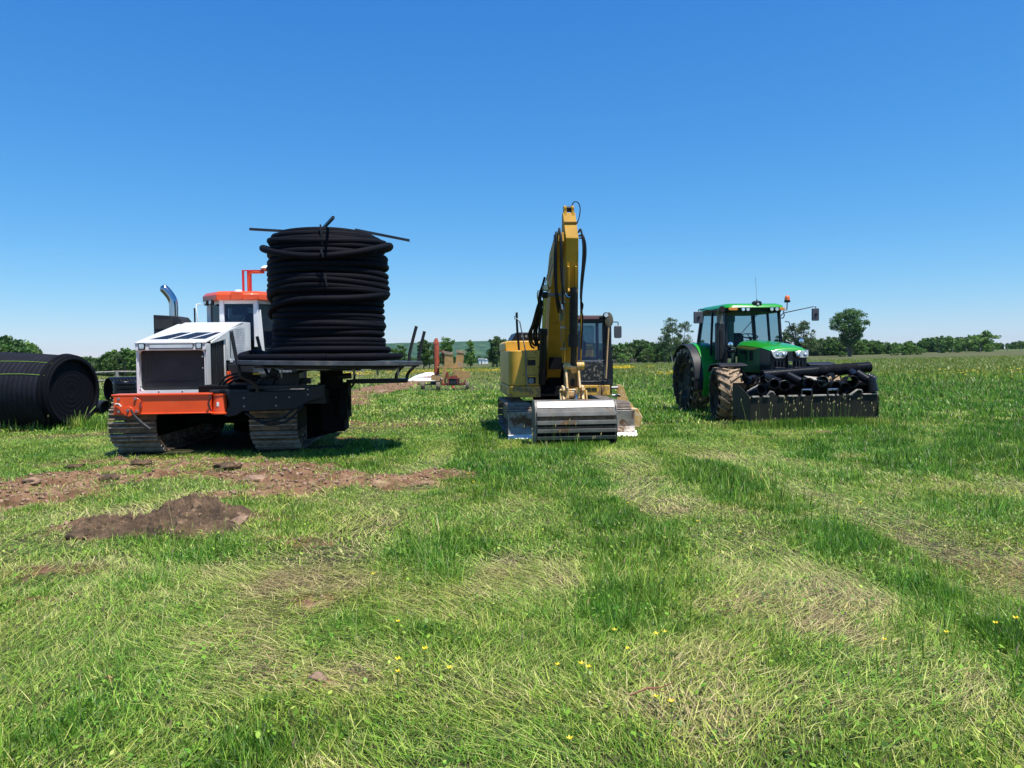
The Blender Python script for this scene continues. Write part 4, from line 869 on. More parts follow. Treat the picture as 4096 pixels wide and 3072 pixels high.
# cab
base = [(-.86,3.98),(-.47,3.56),(.24,3.56),(.62,3.98),(.62,5.3),(-.86,5.3)]
cab = MB().prism([(-.86,3.98),(-.47,3.56),(.24,3.56),(.62,3.98),(.62,5.3),(-.86,5.3)],'z',1.25,1.78).build('cab', M['black'], PL, bevel=.01)
mb = MB()
for (x, y), r in zip(base, (.045,.05,.05,.05,.05,.05)): mb.box(x-r,x+r,y-r,y+r,1.7 if y>3.7 else 1.9,2.93)
mb.box(-.85,.62,3.93,5.3,2.84,2.93); mb.prism([(-.88,4.0),(-.48,3.54),(.25,3.54),(.64,4.0)],'z',2.83,2.93)
mb.cb(.31,3.58,2.2,.11,.05,1.0,0,-4,0); mb.build('cab_frame', M['white'], cab, bevel=.01)
for nm, a, b, z0 in (('window',(-.84,3.97),(-.48,3.57),2.05),('windscreen',(-.47,3.555),(.23,3.555),2.05),('window',(.25,3.57),(.61,3.97),1.7),('window',(.625,4.0),(.625,5.25),1.75),('window',(-.865,4.0),(-.865,5.25),1.9),('window',(-.8,5.3),(.56,5.3),1.9)):
    MB().add([(a[0],a[1],z0),(b[0],b[1],z0),(b[0],b[1],2.84),(a[0],a[1],2.84)],[(0,1,2,3)]).build(nm, M['glassd'] if nm != 'windscreen' else M['glassb'], cab)
st = MB(); st.box(-.35,.1,4.5,4.6,1.8,2.5); st.box(-.33,.08,4.0,4.5,1.8,1.95); st.box(-.25,0,4.52,4.6,2.5,2.68); st.build('seat', M['seatm'], cab, bevel=.04)
mb = MB(); mb.box(-.1,.2,3.75,3.85,2.15,2.45); mb.box(-.3,.0,3.7,3.8,2.6,2.8); mb.tube(curve([(-.45,3.7,2.6),(-.3,3.75,2.4),(-.1,3.75,2.55),(.0,3.75,2.7)],4),.012,6); mb.box(-.45,.25,3.66,3.8,1.8,2.1); mb.build('console', M['black'], cab, bevel=.01)
mb = MB(); mb.box(.33,.43,4.05,4.2,1.95,2.25); mb.cb(.30,4.1,2.42,.07,.08,.3,0,25,0); mb.build('orange_cab_piece', M['orange'], cab, bevel=.02)  # small orange blocks set inside the cab
roofp = [(-1.0,4.0),(-.55,3.42),(.32,3.42),(.76,4.0),(.76,5.35),(-1.0,5.35)]
rb = MB(); zs = [(2.90,1.0),(3.02,1.0),(3.09,.93),(3.105,.8)]; rings = []
for z, s in zs: rings.append([((x+.12)*s-.12, (y-4.5)*s+4.5, z) for x, y in roofp])
rb.loft(rings); rb.build('cab_roof', M['orange'], cab, bevel=.012)
for (x, y, a) in ((-.86,3.78,-45),(-.70,3.60,-45),(.56,3.78,45)):
    l = MB().cb(x,y,2.865,.11,.07,.11,0,0,a).build('work_light', M['black'], cab, bevel=.01)
    d = Vector((math.sin(R(a)), -math.cos(R(a)), 0)); MB().cyl(Vector((x,y,2.865))+d*.03, Vector((x,y,2.865))+d*.042,.042,12).build('lens', M['lens'], l)
bx_ = MB().cb(-.12,3.47,2.99,.26,.16,.17).build('beacon_mount', M['orange'], cab, bevel=.015); MB().lathe([(.0,.05),(.06,.045),(.085,.02),(.09,0)],16,T(-.12,3.55,3.08)).build('dome', M['white'], bx_)
ms = MB(); ms.box(-.20,-.155,4.18,4.23,3.05,3.62); ms.box(-.085,.0,4.16,4.25,3.05,3.61); ms.box(-.09,.28,4.17,4.25,3.545,3.62); ms.box(-.2,-.0,4.19,4.23,3.60,3.62); mast = ms.build('antenna_mast', M['red'], PL, bevel=.005)
MB().tube(curve([(.25,4.15,3.56),(.06,4.15,3.57),(-.03,4.15,3.5),(-.05,4.15,3.3),(-.04,4.15,3.1)],4),.006,5).build('cable', mat('orange_cable',(.7,.25,.03)), mast)
MB().lathe([(0,.09),(.07,.08),(.115,.045),(.125,.02)],20,T(.33,4.2,3.63)).build('antenna_dome', M['white_plain'], mast, smooth=50); MB().lathe([(.125,.02),(.12,0),(.04,-.01),(.04,-.04),(0,-.04)],20,T(.33,4.2,3.63)).build('antenna_base', mat('ochre_plastic',(.5,.28,.08)), mast)
MB().cyl((.30,4.5,3.1),(.30,4.5,3.3),.006,5).build('whip_aerial', M['black'], PL)
# front beam
mb = MB(); mb.box(-1.22,.34,-.16,.12,.76,1.06); mb.box(-1.25,.36,-.19,.14,1.055,1.085); mb.box(-1.24,.36,-.175,.13,.745,.765); mb.box(.2,.36,.1,.5,.8,1.0); mb.box(-1.2,-1.0,.1,.6,.85,1.0); fb = mb.build('front_beam', M['orange'], PL, bevel=.006)
mb = MB(); mb.prism([(-1.215,.77),(-.80,.77),(-.76,.9),(-.80,1.0),(-.88,1.045),(-1.215,1.045)],'y',-.185,-.155); mb.cyl((-.98,-.2,.80),(-.98,-.16,.80),.085,18); mb.build('bracket_plate', M['orange'], fb, bevel=.004)
mb = MB(); bolts(mb, [(-1.13,-.185,1.01),(-.86,-.185,1.01),(-1.13,-.185,.80),(-.85,-.185,.80),(-.98,-.20,.82)], .022, .03); bolts(mb, [(1.2-.5,-.08,.98)],.001,.001); mb.build('bolt', M['grey'], fb)
mb = MB(); mb.tube([(-.92,-.24,.83),(-.86,-.26,.73),(-.74,-.26,.60),(-.62,-.25,.50)],[.016,.02,.028,.03],8); mb.build('stub_cylinder', M['steel_dark'], fb); MB().box(-.79,-.765,-.21,-.16,.86,.96).build('hook', M['rust'], fb); mb = MB(); mb.tube([(-1.18,-.21,.93),(-1.12,-.22,.93),(-1.08,-.22,.885)],.013,6); mb.build('latch', M['polish'], fb)
sw = MB(); sw.lathe([(.15,0),(.15,.02),(.12,.03),(.105,.30),(.12,.31),(.12,.34)],24,T(.46,-.06,.73)); sw.box(.33,.6,.02,.3,.78,1.04); sw = sw.build('swing_pivot', M['orange'], PL); MB().box(.44,.475,-.182,-.166,.86,.93).build('decal', M['white_plain'], sw)
mb = MB(); mb.tube([(.33,-.2,1.06),(.36,-.21,1.0),(.31,-.21,.93),(.33,-.22,.86),(.36,-.21,.78)],.012,6); mb.build('hose', M['steel_dark'], fb)
# black side beam carrying the turntable
mb = MB(); mb.prism([(.56,1.08),(.60,1.09),(.74,1.09),(1.75,1.09),(1.98,1.16),(2.2,1.2),(2.2,.98),(1.98,.93),(1.72,.79),(.83,.765),(.74,.70),(.60,.68),(.53,.70),(.64,.90)],'y',-.12,.05)
mb.box(.56,1.0,.0,.9,.80,1.02); mb.box(.9,2.2,.05,.5,.86,1.1); bm_ = mb.build('side_beam', M['black'], PL, bevel=.006)
mb = MB(); mb.box(.30,.95,-.10,.10,1.085,1.13); mb.box(.9,2.1,-.02,.12,1.13,1.19); mb.box(1.0,1.9,.3,.45,1.2,1.3); mb.build('guide_rail', M['steel_dark'], bm_, bevel=.006)
mb = MB(); bolts(mb, [(x,-.12,z) for x in (.87,1.40) for z in (.85,.99)]+[(1.62,-.12,.99),(1.93,-.12,1.12),(1.93,-.12,1.03)], .016, .012); mb.build('bolt', M['grey'], bm_)
mb = MB(); mb.box(1.98,2.52,.55,1.05,.95,1.2); mb.box(2.02,2.44,.6,1.0,.32,1.0); mb.cyl((2.24,.5,1.1),(2.24,.5,1.52),.20,20); mb.box(2.36,2.5,.5,1.2,.55,1.1); mb.prism([(1.70,.15),(2.44,.32),(2.44,1.0),(1.70,1.0)],'y',1.0,1.25); mb.box(1.3,2.2,1.25,3.5,.75,1.0); mb.build('pedestal', M['void'], PL, bevel=.02)
MB().cyl((2.40,.56,.88),(2.40,.56,.60),.10,16).build('hydraulic_motor', M['void'], PL); MB().cyl((2.47,.7,.95),(2.47,.7,.7),.07,14).build('hydraulic_motor', M['void'], PL); MB().cyl((2.1,.4,1.3),(2.6,.4,1.33),.05,12).build('cross_tube', M['black'], PL); MB().box(1.4,1.75,.1,.5,1.18,1.4).build('valve_box', M['black'], PL, bevel=.01); MB().cb(1.25,.3,1.32,.14,.1,.3,0,25,0).build('tilt_bracket', M['black'], PL, bevel=.01)
for pth in ([(1.0,.2,1.15),(1.2,.1,1.33),(1.5,.15,1.30),(1.8,.25,1.15)],[(.9,-.18,.74),(1.15,-.22,.60),(1.45,-.2,.62),(1.7,-.16,.78)],[(.95,-.2,.72),(1.25,-.24,.55),(1.6,-.22,.60),(1.85,-.15,.85)],[(.3,.3,1.1),(.45,.25,1.32),(.7,.25,1.40),(1.0,.3,1.38)],[(.36,.3,1.1),(.5,.28,1.28),(.75,.28,1.36),(1.05,.33,1.34)],[(.42,.32,1.1),(.56,.3,1.25),(.8,.3,1.32),(1.1,.35,1.30)],[(1.5,.3,1.2),(1.7,.2,1.4),(2.0,.2,1.45),(2.2,.3,1.4)],[(2.5,.6,1.45),(2.62,.6,1.42),(2.62,.6,1.2),(2.56,.6,1.1)]):
    MB().tube(curve(pth,5),.021,7).build('hydraulic_hose', M['rubber'], PL)
MB().box(.95,1.07,.2,.26,1.375,1.40).build('yellow_clip', mat('yellow_plastic',(.8,.55,.02)), PL)
mb = MB(); mb.box(.16,.62,1.6,4.2,1.25,1.55); mb.build('side_step', M['steel_dark'], PL, bevel=.01); mb = MB(); [mb.box(.62,.95,2.0+.35*i,2.2+.35*i,1.35,1.39) for i in range(5)]; mb.build('step_plate', M['grey'], PL)
MB().prism([(.14,1.1),(.24,1.1),(.24,1.3),(.19,1.42),(.17,1.42)],'y',1.45,1.7).build('side_guard', M['orange'], PL, bevel=.01)
# turntable (tilted one degree)
TC = (2.24,.41,1.60); tt = T(*TC) @ RY(1.1)
mb = MB(); mb.lathe([(0,0),(1.60,0),(1.62,-.005),(1.62,-.065),(1.60,-.07),(1.57,-.03),(0,-.03)],72,tt); tb = mb.build('turntable', M['rim_steel'], PL, smooth=25)
mb = MB()
for k in range(8): mb.box(.1,1.57,-.035,.035,-.10,-.03,tt @ RZ(45*k+10))
mb.lathe([(1.25,-.07),(1.29,-.07),(1.29,-.13),(1.25,-.13),(1.25,-.07)],48,tt); mb.lathe([(.5,-.07),(.54,-.07),(.54,-.17),(.5,-.17)],32,tt)
mb.build('underframe', M['black'], tb)
mb = MB(); mb.box(.75,1.15,-.4,.0,-.16,-.10,tt); mb.box(-.4,.1,-1.0,-.6,-.15,-.10,tt); [mb.box(a,a+.03,-.5,-.46,-.24,-.10,tt) for a in (.45,.85,1.2)]; mb.tube([(1.73,-.6,1.50),(1.62,-.62,1.50),(1.60,-.62,1.40),(1.60,-.6,1.33)],.014,6); mb.build('bracket', M['grey'], tb)
# guard arms and posts
mb = MB(); mb.box(2.45,3.42,.86,.93,1.17,1.245); mb.box(3.3,3.55,.93,1.5,1.17,1.24); mb.box(2.5,3.4,1.45,1.52,1.17,1.24); mb.build('guard_arm', M['black'], PL, bevel=.006)
for pth in ([(3.36,.88,1.2),(3.37,.87,1.33),(3.47,.86,1.47),(3.59,.85,1.57),(3.615,.85,1.72),(3.68,.85,1.98),(3.745,.85,2.21)],[(3.53,1.3,1.2),(3.55,1.3,1.32),(3.66,1.3,1.45),(3.76,1.3,1.53),(3.77,1.3,1.66),(3.82,1.3,1.9),(3.88,1.3,2.13)],
            [(1.12,-.2,1.10),(1.10,-.24,1.2),(1.02,-.30,1.28),(.90,-.36,1.36),(.865,-.38,1.5),(.82,-.38,1.72),(.76,-.38,2.10)],[(1.0,1.2,1.25),(.98,1.2,1.35),(.92,1.2,1.5),(.88,1.2,1.7),(.80,1.2,2.06)]):
    MB().tube(curve(pth,5),.030,10).build('guard_post', M['plasticg'], PL)
# reel rods across the top of the coil
for a, b in (((1.9,.75,3.90),(.82,.75,3.96)),((2.7,.55,3.92),(3.66,.55,3.73)),((2.22,.1,3.88),(2.53,-.95,3.87))):
    a, b = Vector(a), Vector(b); d = (b-a).normalized(); s = d.cross(Vector((0,0,1))).normalized()*.02; u = Vector((0,0,.022))
    MB().hexa([a-s-u,a+s-u,a+s+u,a-s+u],[b-s-u,b+s-u,b+s+u,b-s+u]).build('reel_rod', M['steel_dark'], PL)
mb = MB(); mb.cyl((2.24,.41,1.6),(2.24,.41,3.85),.12,12); mb.build('reel_post', M['steel_dark'], PL)
# ================================================================ the coiled pipe on the turntable
cw = PL.matrix_basis @ Vector((2.24,.41,1.60))
COIL = thing('pipe_coil', 'tall coil of thick black sock-wrapped pipe standing on the turntable', 'coiled pipe', (cw.x, cw.y, 1.60), 0)
rg = random.Random(9)
def ring(R0, zf, zs, rr_=.056, ph=0, wob=.012, zr=None, oval=0, sq=0):
    """closed loop: zf height at the side facing the camera, zs at the sides (zr right side if different)"""
    n = 72; pts = []; zr = zs if zr is None else zr
    w1, w2, p1, p2 = rg.uniform(-wob,wob), rg.uniform(-wob,wob), rg.uniform(0,6), rg.uniform(0,6)
    for i in range(n):
        t = 2*math.pi*i/n; c, s = math.cos(t), math.sin(t)      # t=-90 deg faces the camera
        zside = zr*(1+c)/2+zs*(1-c)/2; f = max(0, -s)**1.5; z = zside*(1-f)+zf*f
        Rr_ = R0+w1*math.cos(2*t+p1)+w2*math.cos(3*t+p2); pts.append(((Rr_+oval)*c, Rr_*s, z+w1*.6*math.cos(2*t+p2)))
    return pts
def addring(mb, *a, **k):
    r = k.pop('r', .056); mb.tube(ring(*a, **k), r, 10, closed=True)
mb = MB()
z = .055; zs_ = []
while z < 2.06: zs_.append(z); z += .103
for i, z in enumerate(zs_):
    if z < .12: R0 = 1.06
    elif z < 1.10: R0 = .915+rg.uniform(-.006,.006)
    elif z < 1.85: R0 = .985+rg.uniform(-.006,.006)
    elif z < 2.05: R0 = .945
    else: R0 = .90
    tilt = rg.uniform(-.02,.02); sl = rg.uniform(-.028,.028)+(-.03 if .3 < z < 1.0 else 0)
    addring(mb, R0+rg.uniform(-.008,.008), z+tilt+sl*.3, z-tilt-sl, zr=z-tilt+sl, wob=.010)
mb.build('stacked_turns', M['sock'], COIL, smooth=60)
mb = MB()   # second layer inside, closes the gaps
for i, z in enumerate(zs_): addring(mb, .85 if z < 1.1 else .90, z+.05, z+.05, wob=.004)
mb.lathe([(.2,.02),(.83,.02),(.83,2.05),(.2,2.1)],48); mb.build('inner_turns', M['sock'], COIL, smooth=60)
for nm, args, kw in (('loose_turn',(1.08,1.70,1.98),dict(zr=2.0,wob=.015)),('loose_turn',(1.0,1.02,.78),dict(zr=1.14)),('loose_turn',(1.0,1.34,1.16),dict(zr=1.26)),('loose_turn',(1.0,1.245,1.08),dict(zr=1.17)),
                     ('loose_turn',(.97,1.97,2.08),dict(zr=2.03)),('loose_turn',(.90,2.10,2.13),dict(zr=2.06)),('loose_turn',(.80,2.16,2.18),dict(zr=2.12)),('loose_turn',(1.0,.19,.16),dict(zr=.175)),('loose_turn',(.92,.29,.285),dict(zr=.28)),('loose_turn',(.93,.62,.50),dict(zr=.60)),('loose_turn',(.90,.72,.60),dict(zr=.70))):
    mb = MB(); mb.tube(ring(*args, **kw), .057, 10, closed=True); mb.build(nm, M['sock'], COIL, smooth=60)
mb = MB(); pth = [(.2,-1.08,.058),(-.5,-1.05,.06),(-1.0,-.95,.062),(-1.28,-.75,.065),(-1.40,-.5,.09),(-1.36,-.28,.13),(-1.22,-.25,.15),(-1.05,-.38,.12),(-.9,-.5,.09),(-.7,-.6,.1)]
mb.tube(curve(pth,6),.062,10); mb.tube(curve([(.2,-1.08,.058),(.8,-.95,.06),(1.15,-.55,.06),(1.22,0,.06),(.9,.7,.06)],6),.058,10); mb.build('loose_end', M['sock'], COIL, smooth=60)
for (x, zz, h, R0) in ((.13,2.05,.30,.99),(.17,1.72,.10,1.14),(.20,1.30,.17,1.065)):
    y = -math.sqrt(max(0,R0*R0-x*x)); MB().tube([(x-.02,y+.02,zz+h/2+.02),(x-.01,y-.006,zz+h/3),(x,y-.008,zz),(x+.01,y-.004,zz-h/2)],.016,5).build('tie_strap', mat('tie_strap',(.003,.003,.004),.6), COIL)
# ================================================================ the big roll lying on the left
def lie(p, q):
    d = (q-p).normalized(); return Matrix.Translation(p) @ d.to_track_quat('Z','Y').to_matrix().to_4x4()
pR = Vector((-10.72,18.8,.90)); pLft = pR+Vector((-.975,.20,.012))*4.6
ROLL = thing('pipe_roll', 'huge black roll of drainage pipe lying on its side at the left edge', 'pipe roll', (pR.x, pR.y, 0), 0)
Mx = Matrix.Translation((-pR.x,-pR.y,0)) @ lie(pR, pLft)
prof = []; nz = 34
for i in range(nz):
    z = .02+i*.13; b_ = .87+.085*math.sin(math.pi*min(1,max(0,(z-.1)/4.3)))
    prof += [(b_*1.0,z),(b_*1.012,z+.035),(b_*1.013,z+.085),(b_*1.0,z+.125)]
mb = MB(); mb.lathe(prof,64,Mx); mb.build('pipe_turns', mat('black_pipe_wall',(.0075,.008,.013),.75,0,.3,vscale=3,dirt=(.03,.03,.028),damt=.2,bump=.2,bscale=60,spec=.25), ROLL, smooth=55)
mb = MB(); prof = [(.0,.07)]
for i in range(7): r0 = .12+i*.108; prof += [(r0,.07),(r0+.03,.062),(r0+.07,.062),(r0+.10,.07)]
mb.lathe(prof,56,Mx); mb.build('end_face', M['sock'], ROLL, smooth=55)
mb = MB()
for r0, z, rr_ in ((.85,.05,.055),(.80,.02,.05),(.88,.17,.05)):
    mb.tube([Mx @ Vector((r0*math.cos(2*math.pi*k/56),r0*math.sin(2*math.pi*k/56),z)) for k in range(56)], rr_, 9, closed=True)
mb.build('rim_turn', M['sock'], ROLL, smooth=60)
for k, a in enumerate((15,38,62,98,128,-38,-62)):      # green lashing twine
    aa = R(a+90); pth = [Mx @ Vector((r0*math.cos(aa+.02*math.sin(j)),r0*math.sin(aa+.02*math.sin(j)),.1+j*.33)) for j in range(13) for r0 in ((.87+.085*math.sin(math.pi*min(1,max(0,(j*.33)/4.3))))*1.02,)]
    MB().tube(pth,.0065,4).build('lashing_twine', M['cutgreen'], ROLL)
mb = MB()
for a, b in (((.1,-.75),(.3,-.35)),((.02,-.72),(.05,-.42)),((-.05,-.7),(-.12,-.4)),((.35,-.5),(.55,-.35))):
    P_ = [Vector((pR.x+.09,pR.y-.13,0))]
    mb.tube([Vector((.12-a[0]*.0, -.04-.05, .86+a[1]))+Vector((.03+a[0]*.25,a[0]*.97,0)), Vector((.12,-.09,.86+b[1]))+Vector((.03+b[0]*.25,b[0]*.97,0))], .006, 4)
mb.build('twine_end', M['cutgreen'], ROLL)
# culvert pipes behind it
def corr(p, q, r, pitch, mt, amp=.06, n=28, wall=.04, parent=None, name='pipe', smooth_ends=.0, taper=1):
    """hollow corrugated pipe from p to q"""
    p, q = Vector(p), Vector(q); L_ = (q-p).length; k = max(3, int(L_/pitch)); prof = []
    for i in range(k):
        z = L_*i/k; h = L_/k
        if smooth_ends and (z < smooth_ends or z > L_-smooth_ends): prof += [(r*.98,z),(r*.98,z+h*.9)]
        else: prof += [(r*(1-amp),z),(r*(1-amp),z+h*.25),(r,z+h*.4),(r,z+h*.85)]
    prof += [(r*.95,L_),(r*(.95-wall),L_),(r*(.93-wall),L_*.5),(r*(.95-wall),0),(r*.95,0)]
    return MB().lathe(prof, n, lie(p, q))
for p0, p1, r, pit, lab in [((-12.15,23.0,.23),(-13.4,23.6,.23),.225,.05,'grey smooth culvert pipe lying with its open end to the right behind the roll'),((-12.45,21.9,.20),(-12.9,23.2,.20),.20,.05,'short culvert pipe with its open end facing the camera beside the roll'),
                           ((-15.75,30.0,.50),(-14.9,31.0,.50),.50,.12,'domed ribbed black culvert piece behind the left track'),((-14.62,29.0,.03),(-14.60,29.0,.86),.40,.14,'stubby ribbed black culvert piece standing upright behind the left track'),((-14.15,29.6,.72),(-13.3,29.9,.18),.27,.09,'ribbed black culvert piece sloping down behind the white hood')]:
    d = Vector((p0[0],p0[1],0)); o = corr(Vector(p0)-d, Vector(p1)-d, r, pit, None, .02 if pit < .06 else .10).build('culvert_pipe', M['plasticg'] if pit < .06 else M['plastic'], None, smooth=50); o.location = d; tag(o, lab, 'pipe')
# ================================================================ excavator
EX = thing('excavator', 'yellow compact excavator with its arm raised and a ribbed bucket in front', 'excavator', (1.2,16.0,0), 4.5)
ep = track_path(-.12,.36,.27, 2.45,.36,.27, .05,2.3, .03)
for x0, x1, k in ((-1.34,-.84,5),(.76,1.22,6)):
    tr = make_track(EX, x0, x1, ep, .145, .018, [(-.33,.02,.014),(0,.02,.014),(.33,.02,.014)], M['track'], seedk=k).build('track', [M['track'], M['grouser']], EX)
    xc = (x0+x1)/2; MB().box(xc-.14,xc+.14,.0,2.3,.2,.5).build('track_frame', M['steel_dark'], tr, bevel=.02)
    rollers(tr, xc, .22, [(-.12,.36,.23),(2.45,.36,.24)], M['track'], 'idler_wheel'); rollers(tr, xc, .2, [(.35+.38*i,.17,.10) for i in range(5)], M['track'])
mb = MB(); mb.box(-.84,.76,.3,2.0,.3,.6); mb.cyl((-.1,1.2,.5),(-.1,1.2,.8),.55,32); mb.build('undercarriage', M['void'], EX, bevel=.02)
mb = MB(); mb.box(-.62,-.42,-.75,.5,.25,.42); mb.box(.22,.42,-.75,.5,.25,.42); mb.build('blade_arm', M['yellow'], EX, bevel=.01)
bl = MB().prism([(-.80,.53),(-.76,.53),(-.70,.40),(-.70,.22),(-.80,.10),(-.86,.10),(-.78,.22),(-.78,.40)],'x',-1.34,1.18).build('dozer_blade', M['plate'], EX, bevel=.004)
MB().prism([(-.90,.005),(-.80,.12),(-.82,.13),(-.93,.02)],'x',-1.36,1.20).build('cutting_edge', mat('bare_white_steel',(.86,.84,.80),.38,.25,.15,vscale=14), bl)
MB().prism([(-.86,.10),(-.78,.53),(-.70,.53),(-.70,.12)],'x',-1.352,-1.338).build('end_plate', M['plate'], bl)
# upper structure
mb = MB(); mb.box(-.62,.95,.3,2.9,.80,.98); mb.box(-.58,.02,.2,1.2,.78,.84); house = mb.build('upper_deck', M['void'], EX, bevel=.01)
def rcorner(x0, x1, y0, y1, r): return [(x1,y0),(x1,y1),(x0,y1)]+[(x0+r-r*math.cos(R(a)), y0+r-r*math.sin(R(a))) for a in range(0,91,15)]
mb = MB(); mb.prism(rcorner(-1.26,-.60,.10,2.9,.22),'z',1.015,1.755); tb_ = mb.build('side_body', M['yellow'], EX, bevel=.022, segs=3)
MB().prism(rcorner(-1.265,-.60,.095,2.9,.22),'z',.775,1.005).build('lower_body', M['yellow'], EX, bevel=.015)
mb = MB(); mb.box(-.915,-.912,.092,.11,.8,1.73); mb.build('seam', M['black'], tb_)
for (z0, z1) in ((1.44,1.60),(1.06,1.24)):
    MB().box(-.865,-.70,.085,.12,z0,z1).build('step_recess', M['black'], tb_); MB().box(-.86,-.705,.03,.11,z1-.045,z1-.01).build('step', M['yellow'], tb_, bevel=.004)
MB().cyl((-.80,.085,1.12),(-.80,.075,1.12),.06,16).build('fuel_cap', M['grey'], tb_)
mb = MB(); bolts(mb, [(-.90,.09,1.70),(-.70,.09,1.70),(-.955,.09,1.25),(-.64,.09,1.25),(-.64,.09,1.40)],.014,.008); mb.build('bolt', M['black'], tb_)
MB().prism([(-1.27,1.75),(-.2,1.75),(-.2,1.97),(-1.20,1.97),(-1.27,1.93)],'y',1.0,3.0).build('engine_hood', M['yellow'], EX, bevel=.02)
MB().prism([(-1.10,1.97),(-.2,1.97),(-.2,2.16),(-.98,2.17)],'y',1.4,2.9).build('engine_top', M['black'], EX, bevel=.02)
mb = MB(); [mb.cyl((-.85+.09*i,1.395,2.08),(-.85+.09*i,1.39,2.08),.03,8) for i in range(5)]; mb.build('vent_hole', M['grey'], EX)
MB().prism([(-1.2,2.7),(-1.0,3.05),(-.5,3.25),(.4,3.25),(.85,3.0),(1.02,2.7)],'z',.85,1.9).build('counterweight', M['yellow'], EX, bevel=.04)
MB().tube(curve([(-1.0,.35,1.30),(-1.02,.32,1.75),(-1.06,.25,2.2),(-1.07,.22,2.55)],4),.024,8).build('mirror_post', M['black'], EX)
MB().tube([(-.86,.06,.95),(-.90,.04,1.3),(-.905,.05,1.7),(-1.02,.1,2.36),(-1.08,.15,2.42)],.013,6).build('handrail', M['grey'], EX)
MB().tube([(-1.07,.2,2.5),(-1.12,.2,2.46),(-1.11,.2,2.40)],.008,5).build('rail_hook', M['black'], EX)
# dark valley between side body and cab
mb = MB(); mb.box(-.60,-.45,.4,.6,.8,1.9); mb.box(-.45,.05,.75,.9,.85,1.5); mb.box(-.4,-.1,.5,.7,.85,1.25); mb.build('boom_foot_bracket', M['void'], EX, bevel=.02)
# cab
cb_ = MB(); 
for x, y in ((.075,.22),(.90,.24),(.075,1.75),(.92,1.75),(.93,1.0)): cb_.box(x-.035,x+.035,y-.035,y+.035,1.0,2.42)
cb_.box(.04,.95,.19,.27,1.0,1.10); cb_.box(.04,.95,.19,.25,2.31,2.44); cb_.box(.04,.95,.2,1.78,.98,1.04); cb_.box(.04,.96,1.72,1.80,1.0,1.6); cb_.box(.055,.09,.25,1.75,1.0,2.4); cb_.box(.74,.93,.195,.26,1.0,2.40)
cab2 = cb_.build('cab', M['black'], EX, bevel=.02, segs=3)
MB().prism(rrect(.03,.97,.16,1.85,.15),'z',2.40,2.475).build('cab_roof', M['black'], cab2, bevel=.02)
MB().box(.12,.66,.15,.17,2.395,2.452).build('roof_hatch_strip', M['redglass'], cab2)
MB().prism(rrect(.10,.755,1.545,2.31,.05),'y',.200,.208).build('windscreen', M['glassb'], cab2)
MB().prism(rrect(.10,.765,1.09,1.50,.10),'y',.185,.195).build('lower_window', mat('mud_spattered_glass',(.012,.015,.018),.2,0,.2,dirt=(.33,.27,.20),damt=.44,dscale=17), cab2)
mb = MB(); mb.box(.09,.77,.18,.2,1.515,1.535); mb.tube([(x,.19,z) for x, z in rrect(.095,.77,1.085,1.50,.10)],.008,5,closed=True); mb.build('window_trim', M['grey'], cab2)
MB().add([(.945,.3,1.1),(.945,1.0,1.1),(.945,1.0,2.36),(.945,.3,2.36)],[(0,1,2,3)]).build('side_window', M['glass'], cab2)
MB().prism(rrect(.16,.86,1.75,2.32,.06),'y',1.76,1.765).build('rear_window', M['glass'], cab2)
st = MB(); st.prism(rrect(.18,.56,1.6,1.98,.10),'y',1.15,1.28); st.prism(rrect(.23,.50,1.9,2.18,.09),'y',1.17,1.27); st.box(.18,.56,.8,1.2,1.45,1.6); st.build('seat', M['seatm'], cab2, bevel=.03)
mb = MB(); [mb.tube([(x,.45,1.3),(x,.45,1.70),(x+d,.45,1.72)],.009,6) for x, d in ((.40,-.05),(.49,.05))]; mb.build('control_lever', M['grey'], cab2)
mb = MB(); mb.cyl((.80,.16,2.475),(.80,.10,2.475),.058,16); mb.box(.77,.83,.16,.22,2.42,2.48); mb = mb.build('work_light', M['black'], cab2); MB().cyl((.80,.098,2.475),(.80,.092,2.475),.045,16).build('lens', M['lens'], mb)
mm = MB(); mm.tube([(.94,.22,2.33),(1.06,.2,2.33),(1.075,.2,2.32),(1.075,.2,2.12)],.010,6); mm = mm.build('mirror_arm', M['black'], EX); MB().prism(rrect(.985,1.145,1.99,2.25,.035),'y',.17,.21).build('mirror', M['mirror'], mm, bevel=.01)
mb = MB(); mb.prism([(.10,.80),(.68,.79),(.70,1.0),(.10,1.01)],'y',.14,1.7); cbs = mb.build('cab_base', M['yellow'], EX, bevel=.008)
MB().prism([(.705,.16),(.80,.13),(.88,.16),(.91,.25),(.91,1.7),(.705,1.7)],'z',.78,1.0).build('corner_cover', M['yellow'], EX, bevel=.015)
mb = MB(); [mb.box(x,x+.115,.132,.15,z,z+.018) for x in (.36,.485) for z in (.875,.905,.935)]; mb.build('vent_slot', M['black'], cbs)
mb = MB(); mb.box(.955,1.0,.4,.5,1.0,1.04); mb.box(.93,.97,.25,.35,1.04,1.5); mb.build('door_hinge', M['black'], EX)
MB().box(.83,.95,.165,.2,1.0,1.12).build('cab_foot', M['plasticg'], EX)
# shovel strapped on the corner
SH = MB(); SH.tube([(.79,.12,1.14),(.83,.12,1.8),(.86,.12,2.26)],.017,8)
SHo = thing('shovel', 'round-bladed shovel with wooden handle strapped to the excavator cab corner', 'shovel', (1.2,16.0,0), 4.5)
SH.build('handle', M['wood'], SHo); 
mb = MB(); mb.loft([[(.865+w*.5*c-.0,.11-.012*(1-c*c),z) for c in (-1,-.6,0,.6,1)] for z, w in ((2.22,.05),(2.27,.14),(2.34,.18),(2.42,.165),(2.49,.11),(2.53,.03))],closed=False,caps=False)
mb.build('blade', mat('rusty_shovel_blade',(.14,.12,.085),.6,.4,.3), SHo)
